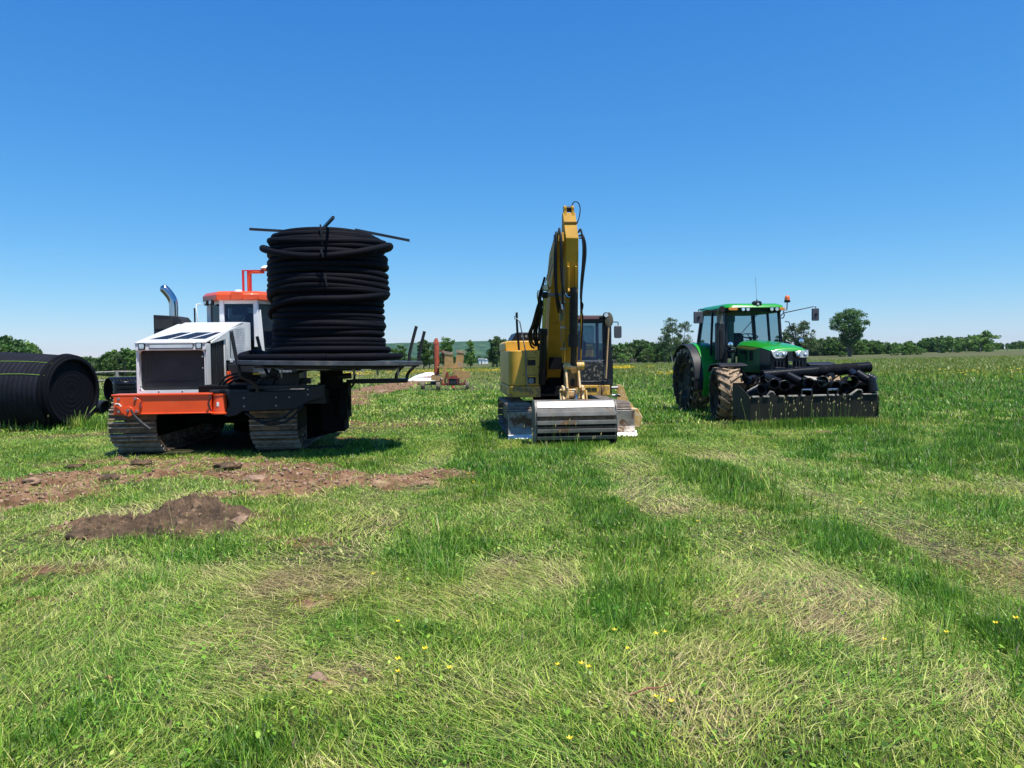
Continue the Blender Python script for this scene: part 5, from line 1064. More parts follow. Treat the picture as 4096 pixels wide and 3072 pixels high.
# boom
bx = (-.42,-.12)
bp0 = [(.85,1.25),(.55,1.1),(.30,1.45),(-.05,2.35),(-.50,3.05),(-1.22,3.60),(-1.42,3.78),(-1.34,3.96),(-1.12,3.98),(-.30,3.72),(.20,3.25),(.55,2.3),(.80,1.6)]
boom = MB().prism(bp0,'x',bx[0],bx[1]).build('boom', M['yellow_shaded'], EX, bevel=.012)
mb = MB(); mb.cyl((bx[0]-.05,.68,1.3),(bx[1]+.05,.68,1.3),.12,20); mb.cyl((bx[0]-.04,-1.28,3.86),(bx[1]+.06,-1.28,3.86),.075,16); mb.build('boom_pin', M['steel_dark'], boom)
for x in (-.57,-.04):
    c = MB(); c.cyl((x,.10,1.05),(x,-.34,2.16),.07,16); c.cyl((x,-.30,2.06),(x,-.345,2.17),.082,16); c = c.build('boom_cylinder', M['black'], EX)
    MB().cyl((x,-.34,2.16),(x,-.62,2.80),.036,12).build('piston_rod', M['chrome'], c); mb = MB(); mb.cyl((x-.05,-.64,2.84),(x+.05,-.64,2.84),.065,14); mb.build('rod_eye', M['black'], c)
MB().cyl((-.62,-.64,2.84),(.01,-.64,2.84),.035,12).build('cylinder_pin', M['grey'], boom)
l = MB().prism(rrect(-.645,-.535,2.90,3.02,.03),'y',-.93,-.86).build('boom_light', M['black'], boom); MB().prism(rrect(-.635,-.545,2.91,3.01,.025),'y',-.945,-.93).build('lens', M['lens'], l)
MB().box(-.62,-.46,-.88,-.8,2.93,2.98).build('light_bracket', M['yellow_shaded'], boom)
# arm cylinder on top of the boom
c = MB().cyl((-.25,.3,3.55),(-.15,-.55,4.02),.075,16).build('arm_cylinder', M['black'], EX); MB().cyl((-.15,-.55,4.02),(-.15,-1.02,4.36),.035,12).build('piston_rod', M['chrome'], c)
# arm (stick)
ax_ = (-.27,-.035)
ap = [(-1.03,4.37),(-1.12,4.38),(-1.47,3.84),(-1.26,1.40),(-1.10,1.36),(-1.05,1.6),(-1.02,3.3),(-.90,3.9)]
arm = MB().prism(ap,'x',ax_[0],ax_[1]).build('arm', M['yellow_shaded'], EX, bevel=.010)
for x in (-.245,-.105):
    MB().prism([(-1.20,4.24),(-1.13,4.38)]+arc(-1.06,4.46,.062,200,-20,8)+[(-.98,4.33)],'x',x,x+.05).build('ear_plate', M['yellow_shaded'], arm, bevel=.004)
    MB().prism([(-1.42,4.04-.2),(-1.44,3.32)]+[(-1.50,3.30),(-1.475,2.9),(-1.52,2.84),(-1.43,2.80)],'x',x+.0,x+.035).build('gusset', M['yellow_shaded'], arm, bevel=.003)
MB().cyl((-.20,-1.06,4.455),(-.10,-1.06,4.455),.055,18).build('roller', M['black'], arm)
MB().cyl((-.255,-1.06,4.455),(-.05,-1.06,4.455),.028,14).build('pin', M['polish'], arm)
MB().cyl((-.27,-1.28,3.86),(-.035,-1.28,3.86),.08,14).build('arm_pivot', M['yellow_shaded'], arm)
mb = MB(); mb.box(-.275,-.03,-1.30,-1.20,4.16,4.175); mb.build('weld_bead', M['yellow_worn'], arm)
c = MB(); c.cyl((-.15,-1.56,2.80),(-.15,-1.50,1.95),.078,18); c.cyl((-.15,-1.51,2.03),(-.15,-1.50,1.80),.10,18); c.box(-.225,-.075,-1.60,-1.45,2.36,2.39); c = c.build('bucket_cylinder', M['black'], EX)
mb = MB(); mb.cyl((-.15,-1.56,2.80),(-.15,-1.555,2.90),.065,14); mb.build('clevis', M['black'], c)
mb = MB(); mb.cyl((-.15,-1.50,1.80),(-.15,-1.47,1.44),.058,14); mb.build('piston_rod', mat('dark_rod',(.03,.03,.03),.35,.3), c)
for x0, x1 in ((-.335,-.225),(-.095,.0)):
    mb = MB(); mb.cyl((x0,-1.47,1.44),(x1,-1.47,1.44),.068,18); mb.prism([(-1.50,1.38),(-1.44,1.38),(-1.40,1.05),(-1.62,.98),(-1.66,1.03)],'x',x0+.02,x0+.055); mb.build('link', M['yellow_worn'], EX, bevel=.003)
MB().cyl((-.345,-1.47,1.44),(.03,-1.47,1.44),.030,12).build('link_pin', M['polish'], EX)
mb = MB(); mb.cyl((.0,-1.47,1.44),(.045,-1.47,1.44),.072,18); mb.build('pin_cap', M['yellow'], EX)
mb = MB(); mb.box(-.29,-.03,-1.36,-1.22,1.02,1.40); mb.box(-.30,-.27,-1.42,-1.2,1.0,1.42); mb.box(-.05,-.02,-1.42,-1.2,1.0,1.42); mb.build('arm_nose', mat('brown_stained_yellow',(.22,.13,.035),.5,0,.3,dirt=(.12,.07,.04),damt=.4), EX, bevel=.005)
MB().prism([(x,z) for x, z in rrect(-.20,-.12,1.05,1.20,.038)],'y',-1.375,-1.35).build('nose_slot', M['black'], EX)
# coupler
cp = MB(); cp.prism([(-1.35,1.02),(-1.48,1.08),(-1.60,1.05),(-1.62,.98),(-1.56,.92),(-1.64,.82),(-1.3,.80)],'x',-.385,-.335); cp.prism([(-1.35,1.02),(-1.48,1.08),(-1.60,1.05),(-1.62,.98),(-1.56,.92),(-1.64,.82),(-1.3,.80)],'x',-.02,.03)
cp.box(-.33,-.26,-1.60,-1.4,.83,1.03); cp.box(-.12,-.05,-1.60,-1.4,.83,1.03); cp.box(-.34,-.02,-1.5,-1.35,.88,.96); cp.cyl((-.43,-1.5,.86),(.09,-1.5,.86),.028,10); cp.cyl((-.43,-1.56,.99),(.05,-1.56,.99),.022,10)
cp.prism([(-1.5,.82),(-1.62,.80),(-1.55,.98),(-1.45,.98)],'x',-.43,-.40); cp.prism([(-1.5,.82),(-1.62,.80),(-1.55,.98),(-1.45,.98)],'x',.06,.09)
cp.build('quick_coupler', M['yellow_worn'], EX, bevel=.006)
mb = MB(); mb.tube([(-.145,-1.66+.075*math.cos(R(a)),.83+.085*math.sin(R(a))) for a in range(0,360,20)],.020,8,closed=True); mb.build('lifting_eye', M['chrome'], EX)
# bucket: curved shell with raised wear strips
def bk(t):  # t 0 (top back) .. 1 (bottom), bulging to the camera
    a = R(118-165*t); return (-1.62-.40*math.sin(R(25+118*t))*1.0, .42+.0+.405*math.cos(R(4+168*t)))
N_ = 28; prof = [bk(i/N_) for i in range(N_+1)]
bk_ = MB(); 
for a, b in zip(prof[:-1], prof[1:]):
    bk_.prism([a, b, (b[0]+.03, b[1]), (a[0]+.03, a[1])],'x',-.955,.57)
bkt = bk_.build('bucket', M['bucket'], EX, smooth=30)
def strip(z0, z1, off, th, x0=-.945, x1=.56):
    pts = [p for p in [bk(i/200) for i in range(201)] if z0 <= p[1] <= z1]; pts = pts[::max(1, len(pts)//5)]
    o = [(y-off-th, z) for y, z in pts]; i_ = [(y-off+.01, z) for y, z in pts[::-1]]
    return MB().prism(o+i_, 'x', x0, x1)
for k, (z0, z1, off) in enumerate(((.535,.625,.03),(.385,.46,.035),(.235,.31,.035),(.10,.17,.035),(-.02,.045,.03))): strip(z0, z1, .012, off+.022).build('wear_strip', M['bucket'], bkt, bevel=.003)
strip(.66,.80,0,.012,-.92,.54).build('highlight_band', M['polish'], bkt, smooth=60)  # pale band puts the sun's highlight into the bucket's top curve
for x in (-.975,.57):
    MB().prism([(y-.03,z) for y, z in prof]+[(-1.45,.05),(-1.35,.5),(-1.45,.82)],'x',x,x+.018).build('side_plate', M['bucket'], bkt, bevel=.002)
strip(.462,.535,.0,.012,-.94,.55).build('caked_soil', M['capmud'], bkt); strip(.312,.35,.0,.02,-.94,.55).build('caked_soil', M['capmud'], bkt)
for z0, z1 in ((.35,.385),(.17,.235),(.045,.10)): strip(z0, z1, 0, .004, -.94, .55).build('shade_strip', M['void'], bkt)  # near-black strips painted in for the shade between wear strips
MB().cb(-.16,-1.62,.80,.4,.14,.03).build('soil_lump', M['mud'], bkt, bevel=.01)
for q in [bkt]+list(bkt.children):
    for v in q.data.vertices: v.co.x = -.19+(v.co.x+.19)*.965
# hoses and lines
H_ = [([(-.40,-1.25,3.92),(-.43,-1.36,3.95),(-.45,-1.45,3.7),(-.46,-1.48,3.2),(-.45,-1.45,2.85),(-.38,-1.35,2.55),(-.33,-1.3,2.4)],.024),
      ([(-.36,-1.2,4.0),(-.37,-1.38,4.02),(-.37,-1.5,3.75),(-.37,-1.52,3.25),(-.35,-1.5,2.95),(-.30,-1.5,2.80),(-.22,-1.55,2.76)],.020),
      ([(-.33,-1.2,3.9),(-.345,-1.38,3.93),(-.345,-1.48,3.7),(-.345,-1.48,3.3),(-.34,-1.45,2.9),(-.33,-1.42,2.5)],.018),
      ([(-.42,-1.25,3.85),(-.46,-1.42,3.7),(-.485,-1.45,3.3),(-.46,-1.4,2.8),(-.40,-1.3,2.45)],.018),
      ([(0,-1.25,3.98),(.02,-1.4,4.0),(.045,-1.48,3.7),(.03,-1.5,3.35),(0,-1.5,3.0),(-.01,-1.5,2.7)],.018),([(.02,-1.2,3.92),(.065,-1.4,3.88),(.085,-1.45,3.6),(.05,-1.48,3.2),(.01,-1.48,2.8),(0,-1.48,2.5)],.018),([(.03,-1.2,3.88),(.09,-1.38,3.82),(.105,-1.42,3.55),(.06,-1.45,3.2),(.02,-1.46,2.9)],.015),
      ([(-.10,-1.06,4.50),(-.05,-1.08,4.59),(.03,-1.08,4.57),(.06,-1.1,4.45),(.03,-1.15,4.28),(-.02,-1.2,4.15)],.010),
      ([(-.55,-.5,3.2),(-.60,-.6,3.05),(-.66,-.5,2.85),(-.67,-.4,2.6),(-.72,-.2,2.35),(-.78,.1,2.1),(-.74,.2,1.9),(-.66,.3,1.85)],.024),
      ([(-.58,-.5,3.0),(-.64,-.5,2.8),(-.65,-.4,2.55),(-.70,-.1,2.3),(-.72,.1,2.05),(-.66,.2,1.85)],.024),([(-.60,-.45,2.75),(-.63,-.4,2.55),(-.66,-.1,2.3),(-.67,.1,2.05),(-.62,.2,1.82)],.024),([(-.66,-.45,2.72),(-.70,-.4,2.60),(-.76,-.1,2.3),(-.82,.15,2.08),(-.77,.25,1.86),(-.70,.3,1.80)],.022),([(-.60,-.4,2.6),(-.62,-.3,2.4),(-.63,-.1,2.2),(-.62,.1,1.95)],.022),
      ([(0,-1.5,2.65),(.03,-1.5,2.58),(.01,-1.5,2.45),(.03,-1.48,2.36),(.02,-1.46,2.1),(.0,-1.46,1.75)],.014)]
for p, r in H_: MB().tube(curve(p,5), r, 7).build('hydraulic_hose', M['rubber'], EX, smooth=60)
for p, r in (([(-.46,-.9,3.55),(-.50,-.85,3.35),(-.56,-.8,3.12),(-.565,-.78,3.05)],.010),([(-.53,-.9,3.1),(-.50,-.92,3.2),(-.46,-1.0,3.4)],.010),([(-.31,-1.42,2.4),(-.31,-1.36,2.0),(-.305,-1.33,1.5)],.012),([(.01,-1.42,2.5),(.01,-1.38,2.0),(.01,-1.34,1.5)],.012)): MB().tube(curve(p,4), r, 6).build('steel_line', M['yellow_shaded'] if r > .011 else M['grey'], EX)
for x, r, mt, z0, z1 in ((-.335,.011,'yellow_shaded',1.5,3.1),(-.305,.009,'grey',1.55,3.3),(-.285,.007,'yellow_shaded',1.5,3.4),(-.365,.008,'grey',1.9,2.9),(.005,.011,'yellow_shaded',1.45,2.9),(.03,.008,'grey',1.6,2.6)):
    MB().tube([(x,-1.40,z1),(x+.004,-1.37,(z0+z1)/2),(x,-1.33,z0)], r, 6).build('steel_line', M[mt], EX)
for zz in (1.75,2.15,2.62): MB().box(-.375,-.275,-1.42,-1.34,zz,zz+.035).build('line_clamp', M['grey'], EX)
MB().box(-.40,-.14,.05,.3,1.35,1.60).build('boom_dark_block', M['void'], EX)  # near-black box over the boom's lower face
mb = MB(); mb.box(-.385,-.305,-1.42,-1.30,2.30,2.42); mb.box(-.33,-.29,-1.40,-1.32,1.80,1.88); mb.build('valve_block', mat('olive_block',(.12,.13,.06),.5,.2), EX, bevel=.006)
MB().tube([(-.30,-1.52,2.80),(-.26,-1.54,2.73),(-.20,-1.58,2.72)],.022,8).build('hose_fitting', M['chrome'], EX); MB().tube([(-.35,-1.5,2.5),(-.36,-1.48,2.6)],.02,8).build('hose_fitting', M['chrome'], EX)
for x in (-.615,-.68): MB().tube(curve([(x,-.5,2.95),(x-.02,-.48,2.85),(x,-.45,2.72)],4),.012,6).build('brass_line', M['yellow_worn'], EX)
# the arm assembly hangs out towards the bucket: its top leans forward
def lean_out(o):
    for v in o.data.vertices:
        if v.co.z > 1.44:
            d = (v.co.z-1.44)*.19; v.co.y -= d; v.co.x -= d*.16; v.co.z = 1.65+(v.co.z-1.65)*(1-d/14.6)
done_ = set()
for o in list(EX.children):
    k = o.name.split('.')[0]
    if k in ('boom','boom_cylinder','arm','arm_cylinder','bucket_cylinder','hydraulic_hose','steel_line','line_clamp','valve_block','hose_fitting','brass_line'):
        for q in [o]+list(o.children)+[g for c in o.children for g in c.children]:
            if q.type == 'MESH' and q.data.name not in done_: done_.add(q.data.name); lean_out(q)
# spare implement bracket lying behind the right track
sp = thing('spare_bucket', 'yellow spare bucket with bare pins standing behind the right excavator track', 'bucket', (2.52,17.3,0), 4.5); sp.scale = (.88,.88,.95)
mb = MB(); ear = [(-.30,.30),(.22,.25),(.20,.52),(.10,.60),(.04,.72),(-.02,.90),(-.10,1.0),(-.17,.99),(-.18,.88),(-.12,.72),(-.22,.60)]
for y in (-.10,.10): mb.prism([(x,z+.02) for x, z in ear],'y',y-.015,y+.015)
mb.build('ear', M['yellow_worn'], sp, bevel=.006)
mb = MB(); mb.cyl((-.42,0,.945),(-.10,0,.945),.030,12); mb.cyl((-.32,0,.76),(.02,0,.76),.032,12); mb.cyl((-.25,0,.60),(.05,0,.60),.035,12); mb.build('pin', M['grey'], sp)
mb = MB(); mb.prism([(-.4,.0),(.35,.0),(.42,.25),(.30,.46),(-.1,.5),(-.4,.4)],'y',-.25,.5); mb.build('bucket_shell', M['yellow_worn'], sp, bevel=.02)
# ================================================================ tractor
TX = (6.76,17.25,0); TR_ = 7.5
TR = thing('tractor', 'muddy green farm tractor with a steel bin full of pipe offcuts in front', 'tractor', TX, TR_)
RIM = mat('muddy_shaded_rim',(.10,.08,.02),.6,0,.2,dirt=(.035,.028,.02),damt=.8,dscale=5)  # mud, with the rim colour darkened for shade inside the wheel
def make_wheel(root, xc, yc, Rw, w, nl, seedk, side, steer=0):
    """side -1: outer face towards -x"""
    Mw = T(xc,yc,Rw) @ RZ(steer) @ RY(90)
    h = w/2; prof = [(Rw*.56,-h*.72),(Rw*.62,-h*.86),(Rw*.78,-h),(Rw*.87,-h*.96),(Rw*.905,-h*.82),(Rw*.915,-h*.3),(Rw*.92,0),(Rw*.915,h*.3),(Rw*.905,h*.82),(Rw*.87,h*.96),(Rw*.78,h),(Rw*.62,h*.86),(Rw*.56,h*.72)]
    wh = MB().lathe(prof,56,Mw).build('wheel', M['tyre_side'], root, smooth=40)
    mb = MB(); mb.lathe([(Rw*.87,-h*.95),(Rw*.91,-h*.8),(Rw*.925,0),(Rw*.91,h*.8),(Rw*.87,h*.95)],56,Mw)
    for i in range(nl):
        for s in (-1, 1):
            a = 360*(i+(.5 if s > 0 else 0))/nl; da = 360/nl
            secs = []
            for f in (0,.35,.7,1):      # lug runs from the centre to the shoulder, sweeping back
                zz = s*h*(.02+.96*f); ang = a+s*0+ (1-f)*da*.85*1.0; rr_ = Rw*(1.0-.035*f*f); rb = Rw*.91 if f < .9 else Rw*.84; wd = math.degrees(.055*(1+.3*f)/Rw)
                q = []
                for (rad, dw) in ((rb,-wd*.62),(rr_,-wd*.45),(rr_,wd*.45),(rb,wd*.62)):
                    t = R(ang+dw); q.append((rad*math.cos(t), rad*math.sin(t), zz))
                secs.append(q)
            mb.loft(secs, True, True, 0, Mw)
    mb.build('tread', M['tyre'], wh, smooth=25)
    so = side*h; mb = MB(); mb.lathe([(Rw*.57,so*.72),(Rw*.52,so*.7),(Rw*.48,so*.35),(Rw*.2,so*.25),(Rw*.18,so*.45),(0,so*.45)],36,Mw); mb.build('rim', RIM, wh, smooth=40)
    return wh
for s in (-1,1):
    make_wheel(TR, s*1.27, 1.85, .665, .60, 17, 1, s, -11); make_wheel(TR, s*1.14, 4.5, .90, .58, 19, 2, s)
mb = MB(); mb.cyl((-1.2,1.85,.62),(1.2,1.85,.62),.10,12); mb.cyl((-1.2,4.5,.90),(1.2,4.5,.90),.16,16); mb.box(-.25,.2,1.2,4.8,.55,1.1); mb.build('axle', M['steel_dark'], TR, bevel=.02)
# hood
def hsec(y, w, zt, zs, cr):
    c = -.04; pts = [(c-w,y,zs)]
    for i in range(1,12):
        f = -1+2*i/12; pts.append((c+w*f*.985,y,zs+(zt-zs)*(1-abs(f)**cr)**.55))
    pts.append((c+w,y,zs)); return pts
secs = [hsec(1.00,.40,1.70,1.675,2.2),hsec(1.03,.455,1.745,1.68,2.4),hsec(1.20,.475,1.80,1.715,2.6),hsec(1.6,.47,1.865,1.77,3),hsec(2.2,.46,1.93,1.81,3.2),hsec(2.80,.45,1.97,1.84,3.4),hsec(2.95,.44,1.965,1.84,3.4)]
hd = MB(); hd.loft(secs, True, True); hood2 = hd.build('hood', M['green'], TR, smooth=50)
mb = MB(); mb.hexa([(-.515,1.6,1.15),(-.50,2.95,1.15),(-.485,2.95,1.83),(-.51,1.6,1.765)],[(.43,1.6,1.15),(.42,2.95,1.15),(.405,2.95,1.83),(.43,1.6,1.765)]); side = mb.build('side_panel', M['green_shaded'], hood2, bevel=.01)
mb = MB(); mb.hexa([(-.505,1.05,1.12),(-.515,1.6,1.12),(-.512,1.6,1.765),(-.50,1.05,1.69)],[(.42,1.05,1.12),(.435,1.6,1.12),(.432,1.6,1.765),(.42,1.05,1.69)]); mb.build('nose', M['plastic'], hood2, bevel=.02)
mb = MB(); mb.prism([(1.65,1.755),(2.9,1.825),(2.9,1.765),(1.95,1.715)],'x',-.525,-.505); mb.build('stripe', M['stripe'], hood2)
mb = MB(); [mb.box(-.53,-.50,y,y+.03,1.45,1.7) for y in (2.0,2.1,2.35)]; mb.box(-.528,-.5,2.45,2.7,1.62,1.70); mb.build('vent', M['black'], side)
# front face: grille bars, headlights, badge
mb = MB(); mb.box(-.10,.02,.985,1.06,1.14,1.66); mb.box(-.40,-.15,.99,1.05,1.265,1.295); mb.box(.08,.32,.99,1.05,1.265,1.295)
for x in (-.36,-.28,-.20,.12,.20,.28): mb.box(x-.012,x+.02,1.0,1.05,1.30,1.44)
mb.build('grille', M['plasticg'], hood2, bevel=.005)
for s, pts in ((-1,[(-.505,1.69),(-.10,1.665),(-.115,1.60),(-.19,1.51),(-.40,1.50),(-.46,1.55)]),(1,[(.08,1.665),(.42,1.70),(.425,1.55),(.36,1.51),(.17,1.52),(.105,1.60)])):
    h_ = MB().prism(pts,'y',.985,1.06).build('headlight', M['brightlens'], TR, bevel=.008)
    for x, r in (((-.20,.058),(-.36,.040)) if s < 0 else ((.17,.055),(.34,.045))):
        MB().lathe([(r,.0),(r*1.1,-.01),(r*.9,.02),(r*.3,.035),(0,.03)],20,T(x,.985,1.585) @ RX(90)).build('lamp', M['brightlens'], h_, smooth=60)
bd = MB().prism(rrect(-.085,.005,1.34,1.435,.018),'y',.965,.99).build('badge', mat('badge_rim',(.42,.40,.22),.4,.2), TR)
MB().prism(rrect(-.077,-.003,1.348,1.427,.014),'y',.962,.966).build('badge_field', mat('badge_green',(.01,.10,.025),.3), bd)
mb = MB(); mb.prism([(-.068,1.372),(-.030,1.366),(-.014,1.374),(-.010,1.392),(-.026,1.383),(-.040,1.388),(-.046,1.402),(-.054,1.404),(-.052,1.386),(-.067,1.379)],'y',.958,.963); mb.prism([(-.058,1.404),(-.046,1.404),(-.044,1.414),(-.06,1.416)],'y',.958,.963); mb.build('badge_emblem', mat('badge_yellow',(.62,.60,.10),.4), bd)
# cab
mb = MB()
def post(mb, a, b, w): 
    a, b = Vector(a), Vector(b); mb.hexa([a+Vector((-w,-w,0)),a+Vector((w,-w,0)),a+Vector((w,w,0)),a+Vector((-w,w,0))],[b+Vector((-w,-w,0)),b+Vector((w,-w,0)),b+Vector((w,w,0)),b+Vector((-w,w,0))])
for s in (-1,1):
    post(mb, (s*.78-.03,2.90,1.15), (s*.73-.03,3.05,2.80), .035); post(mb, (s*.86-.03,3.75,1.5), (s*.78-.03,3.8,2.8), .03); post(mb, (s*.86-.03,4.70,1.75), (s*.74-.03,4.62,2.8), .045)
mb.box(-.80,.74,2.86,2.94,1.10,1.20); mb.box(-.85,.80,4.6,4.7,1.6,1.85); mb.box(-.72,.66,4.55,4.65,2.7,2.8)
cab3 = mb.build('cab', M['black'], TR, bevel=.012)
MB().add([(-.80,2.90,1.2),(.73,2.90,1.2),(.69,3.04,2.74),(-.75,3.04,2.74)],[(0,1,2,3)]).build('windscreen', M['glass'], cab3)
for s in (-1,1):
    MB().add([(s*.80-.03,2.95,1.25),(s*.88-.03,3.72,1.25),(s*.79-.03,3.77,2.74),(s*.745-.03,3.08,2.74)],[(0,1,2,3)]).build('side_window', M['glass'], cab3)
    MB().add([(s*.88-.03,3.80,1.75),(s*.88-.03,4.66,1.80),(s*.76-.03,4.6,2.74),(s*.79-.03,3.83,2.74)],[(0,1,2,3)]).build('side_window', M['glass'], cab3)
MB().add([(-.82,4.68,1.85),(.76,4.68,1.85),(.68,4.63,2.7),(-.74,4.63,2.7)],[(0,1,2,3)]).build('rear_window', M['glass'], cab3)
rf = MB(); rz_ = [(2.76,.96,-.02),(2.82,1.0,0),(2.885,.97,0),(2.93,.86,0),(2.945,.6,0)]
rpts = rrect(-.86,.80,2.80,4.85,.22,4)
for_r = [[((x+.03)*s-.03, (y-3.85)*s+3.85, z) for x, y in rpts] for z, s, _ in rz_]
rf.loft(for_r[1:]); roof = rf.build('roof', M['green'], cab3, smooth=50)
rb2 = MB(); rb2.loft([[((x+.03)*.93-.03,(y-3.85)*.95+3.85,2.70) for x, y in rpts], for_r[0], for_r[1]]); rb2.build('roof_fascia', M['black'], cab3, smooth=50)
for x in (-.40,-.27,.38,.52):
    l = MB().cyl((x,2.86,2.775),(x,2.77,2.775),.058,18).build('work_light', M['black'], roof); MB().cyl((x,2.772,2.775),(x,2.765,2.775),.046,18).build('lens', M['lens'] if x != -.40 else M['brightlens'], l)
for x0, x1 in ((-.78,-.54),(.60,.76)): MB().prism(rrect(x0,x1,2.745,2.815,.03),'y',2.79,2.84).build('indicator', M['amber'], roof, bevel=.008)
gp = MB(); gp.box(-.09,.13,2.82,2.95,2.87,2.97); gp.box(-.07,.11,2.84,2.93,2.97,2.99); gp.cyl((.02,2.88,2.97),(.02,2.88,3.03),.02,8); gp.build('roof_camera', M['black'], roof, bevel=.01); MB().cyl((.02,2.812,2.91),(.02,2.80,2.91),.03,10).build('camera_lens', M['lens'], roof)
MB().tube([(.02,2.9,3.0),(.02,2.92,3.3),(.015,2.95,3.62)],.0035,5).build('whip_aerial', M['black'], TR)
mb = MB(); mb.tube([(.72,3.0,2.55),(.80,2.98,2.55),(.83,2.98,2.62),(.80,2.98,2.74),(.90,2.98,2.76),(.91,2.98,2.98)],.014,7); bcn = mb.build('beacon_stalk', M['black'], TR); MB().lathe([(.075,0),(.08,.02),(.075,.055),(.05,.07),(0,.07)],18,T(.91,2.98,2.96)).build('beacon_base', M['black'], bcn); MB().lathe([(.07,.05),(.072,.10),(.06,.15),(.035,.18),(0,.185)],18,T(.91,2.98,2.96)).build('beacon', M['beacon'], bcn, smooth=60)
for pth, (x0,x1,z0,z1) in (([(-.72,3.0,2.68),(-.85,2.98,2.70),(-1.1,2.95,2.74),(-1.50,2.95,2.79),(-1.54,2.95,2.77),(-1.545,2.95,2.6)],(-1.675,-1.435,2.42,2.73)),([(.74,3.0,2.60),(.80,2.98,2.68),(1.2,2.95,2.76),(1.60,2.95,2.84),(1.69,2.95,2.84),(1.70,2.95,2.65)],(1.575,1.765,2.47,2.80))):
    a_ = MB().tube(pth,.013,7).build('mirror_arm', M['black'], TR); MB().prism(rrect(x0,x1,z0,z1,.03),'y',2.90,2.96).build('mirror', M['mirror'], a_, bevel=.012); MB().cyl(((x0+x1)/2,2.90,(z0+z1)/2),((x0+x1)/2,2.875,(z0+z1)/2),.035,14).build('mirror_joint', M['black'], a_)
st = MB(); st.prism(rrect(-.32,.22,1.75,2.20,.12),'y',4.1,4.22); st.box(-.3,.2,3.6,4.15,1.55,1.72); st.build('seat', M['seatm'], cab3, bevel=.03)
sw2 = MB(); cm = T(.03,3.32,2.08) @ RX(-62+0) ; 
sw2.tube([(.03+.21*math.cos(R(a)),3.32+.19*math.sin(R(a))*.9,2.09+.19*math.sin(R(a))*.35) for a in range(0,360,15)],.014,6,closed=True)
for a in (90,210,330): sw2.tube([(.03,3.32,2.05),(.03+.2*math.cos(R(a)),3.32+.17*math.sin(R(a)),2.09+.19*math.sin(R(a))*.35)],.011,5)
sw2.cyl((.03,3.3,2.06),(.03,3.18,1.8),.035,8); sw2.build('steering_wheel', M['black'], cab3)
mb = MB(); mb.box(-.2,.26,3.02,3.2,1.5,1.90); mb.prism(rrect(-.16,.22,1.88,1.98,.04),'y',3.05,3.18); mb.box(-.7,-.45,3.3,4.2,1.5,1.95); mb.build('dashboard', M['black'], cab3, bevel=.02)
mb = MB(); mb.box(-.66,-.5,3.1,3.2,1.9,2.5); mb.box(-.74,-.45,3.15,3.3,2.45,2.62); mb.box(-.62,-.5,3.0,3.05,1.15,1.8); mb.build('control_column', mat('faded_green_grey',(.09,.13,.08),.6), cab3, bevel=.02)
MB().tube([(-.45,2.98,2.05),(.10,3.0,2.66)],.009,5).build('wiper', M['black'], cab3); MB().tube([(-.3,4.6,2.6),(.25,4.6,2.1)],.012,5).build('rear_wiper', M['black'], cab3)
mb = MB(); mb.tube([(.78,2.85,2.45),(.86,2.8,2.44),(.92,2.78,2.25),(1.02,2.75,1.9),(1.06,2.75,1.7)],.013,6); mb.build('grab_rail', M['black'], TR)
# exhaust on the corner
es = MB(); es.prism([(-1.09,2.82),(-.89,2.82),(-.89,2.98),(-1.09,2.98)],'z',1.45,2.43); es = es.build('exhaust_shield', M['plasticg'], TR, bevel=.02)
mb = MB(); [mb.cyl((-1.02,2.80,1.50+.028*i),(-.93,2.80,1.50+.028*i),.010,6) for i in range(28)]; mb.build('shield_ribs', M['steel_dark'], es)
mb = MB(); mb.tube(curve([(-.99,2.90,2.40),(-.985,2.90,2.6),(-.99,2.88,2.70),(-1.0,2.78,2.76),(-1.0,2.70,2.775)],4),.075,14); mb.build('exhaust_pipe', mat('tarnished_pipe',(.16,.14,.11),.45,.6,.3), es, smooth=60); MB().cyl((-1.0,2.71,2.774),(-1.0,2.693,2.776),.078,16).build('pipe_mouth', mat('mouth_black',(.003,.003,.003),.9), es)  # black disc set over the closed pipe end as its opening
mb = MB(); mb.box(-.98,-.88,2.85,3.0,1.15,1.5); mb.build('exhaust_base', M['black'], TR)
for x, z in ((-.80,1.86),(1.13,1.93)):
    l = MB().cyl((x,2.74,z),(x,2.66,z),.080,20).build('side_lamp', M['black'], TR); MB().lathe([(.068,0),(.07,.012),(0,.03)],20,T(x,2.662,z) @ RX(90)).build('lens', M['brightlens'], l, smooth=60); MB().box(x-.02,x+.02,2.72,2.8,z-.16,z).build('lamp_bracket', M['black'], l)
MB().cb(-.76,2.72,1.70,.22,.1,.10).build('lamp_box', M['plastic'], TR, bevel=.03)
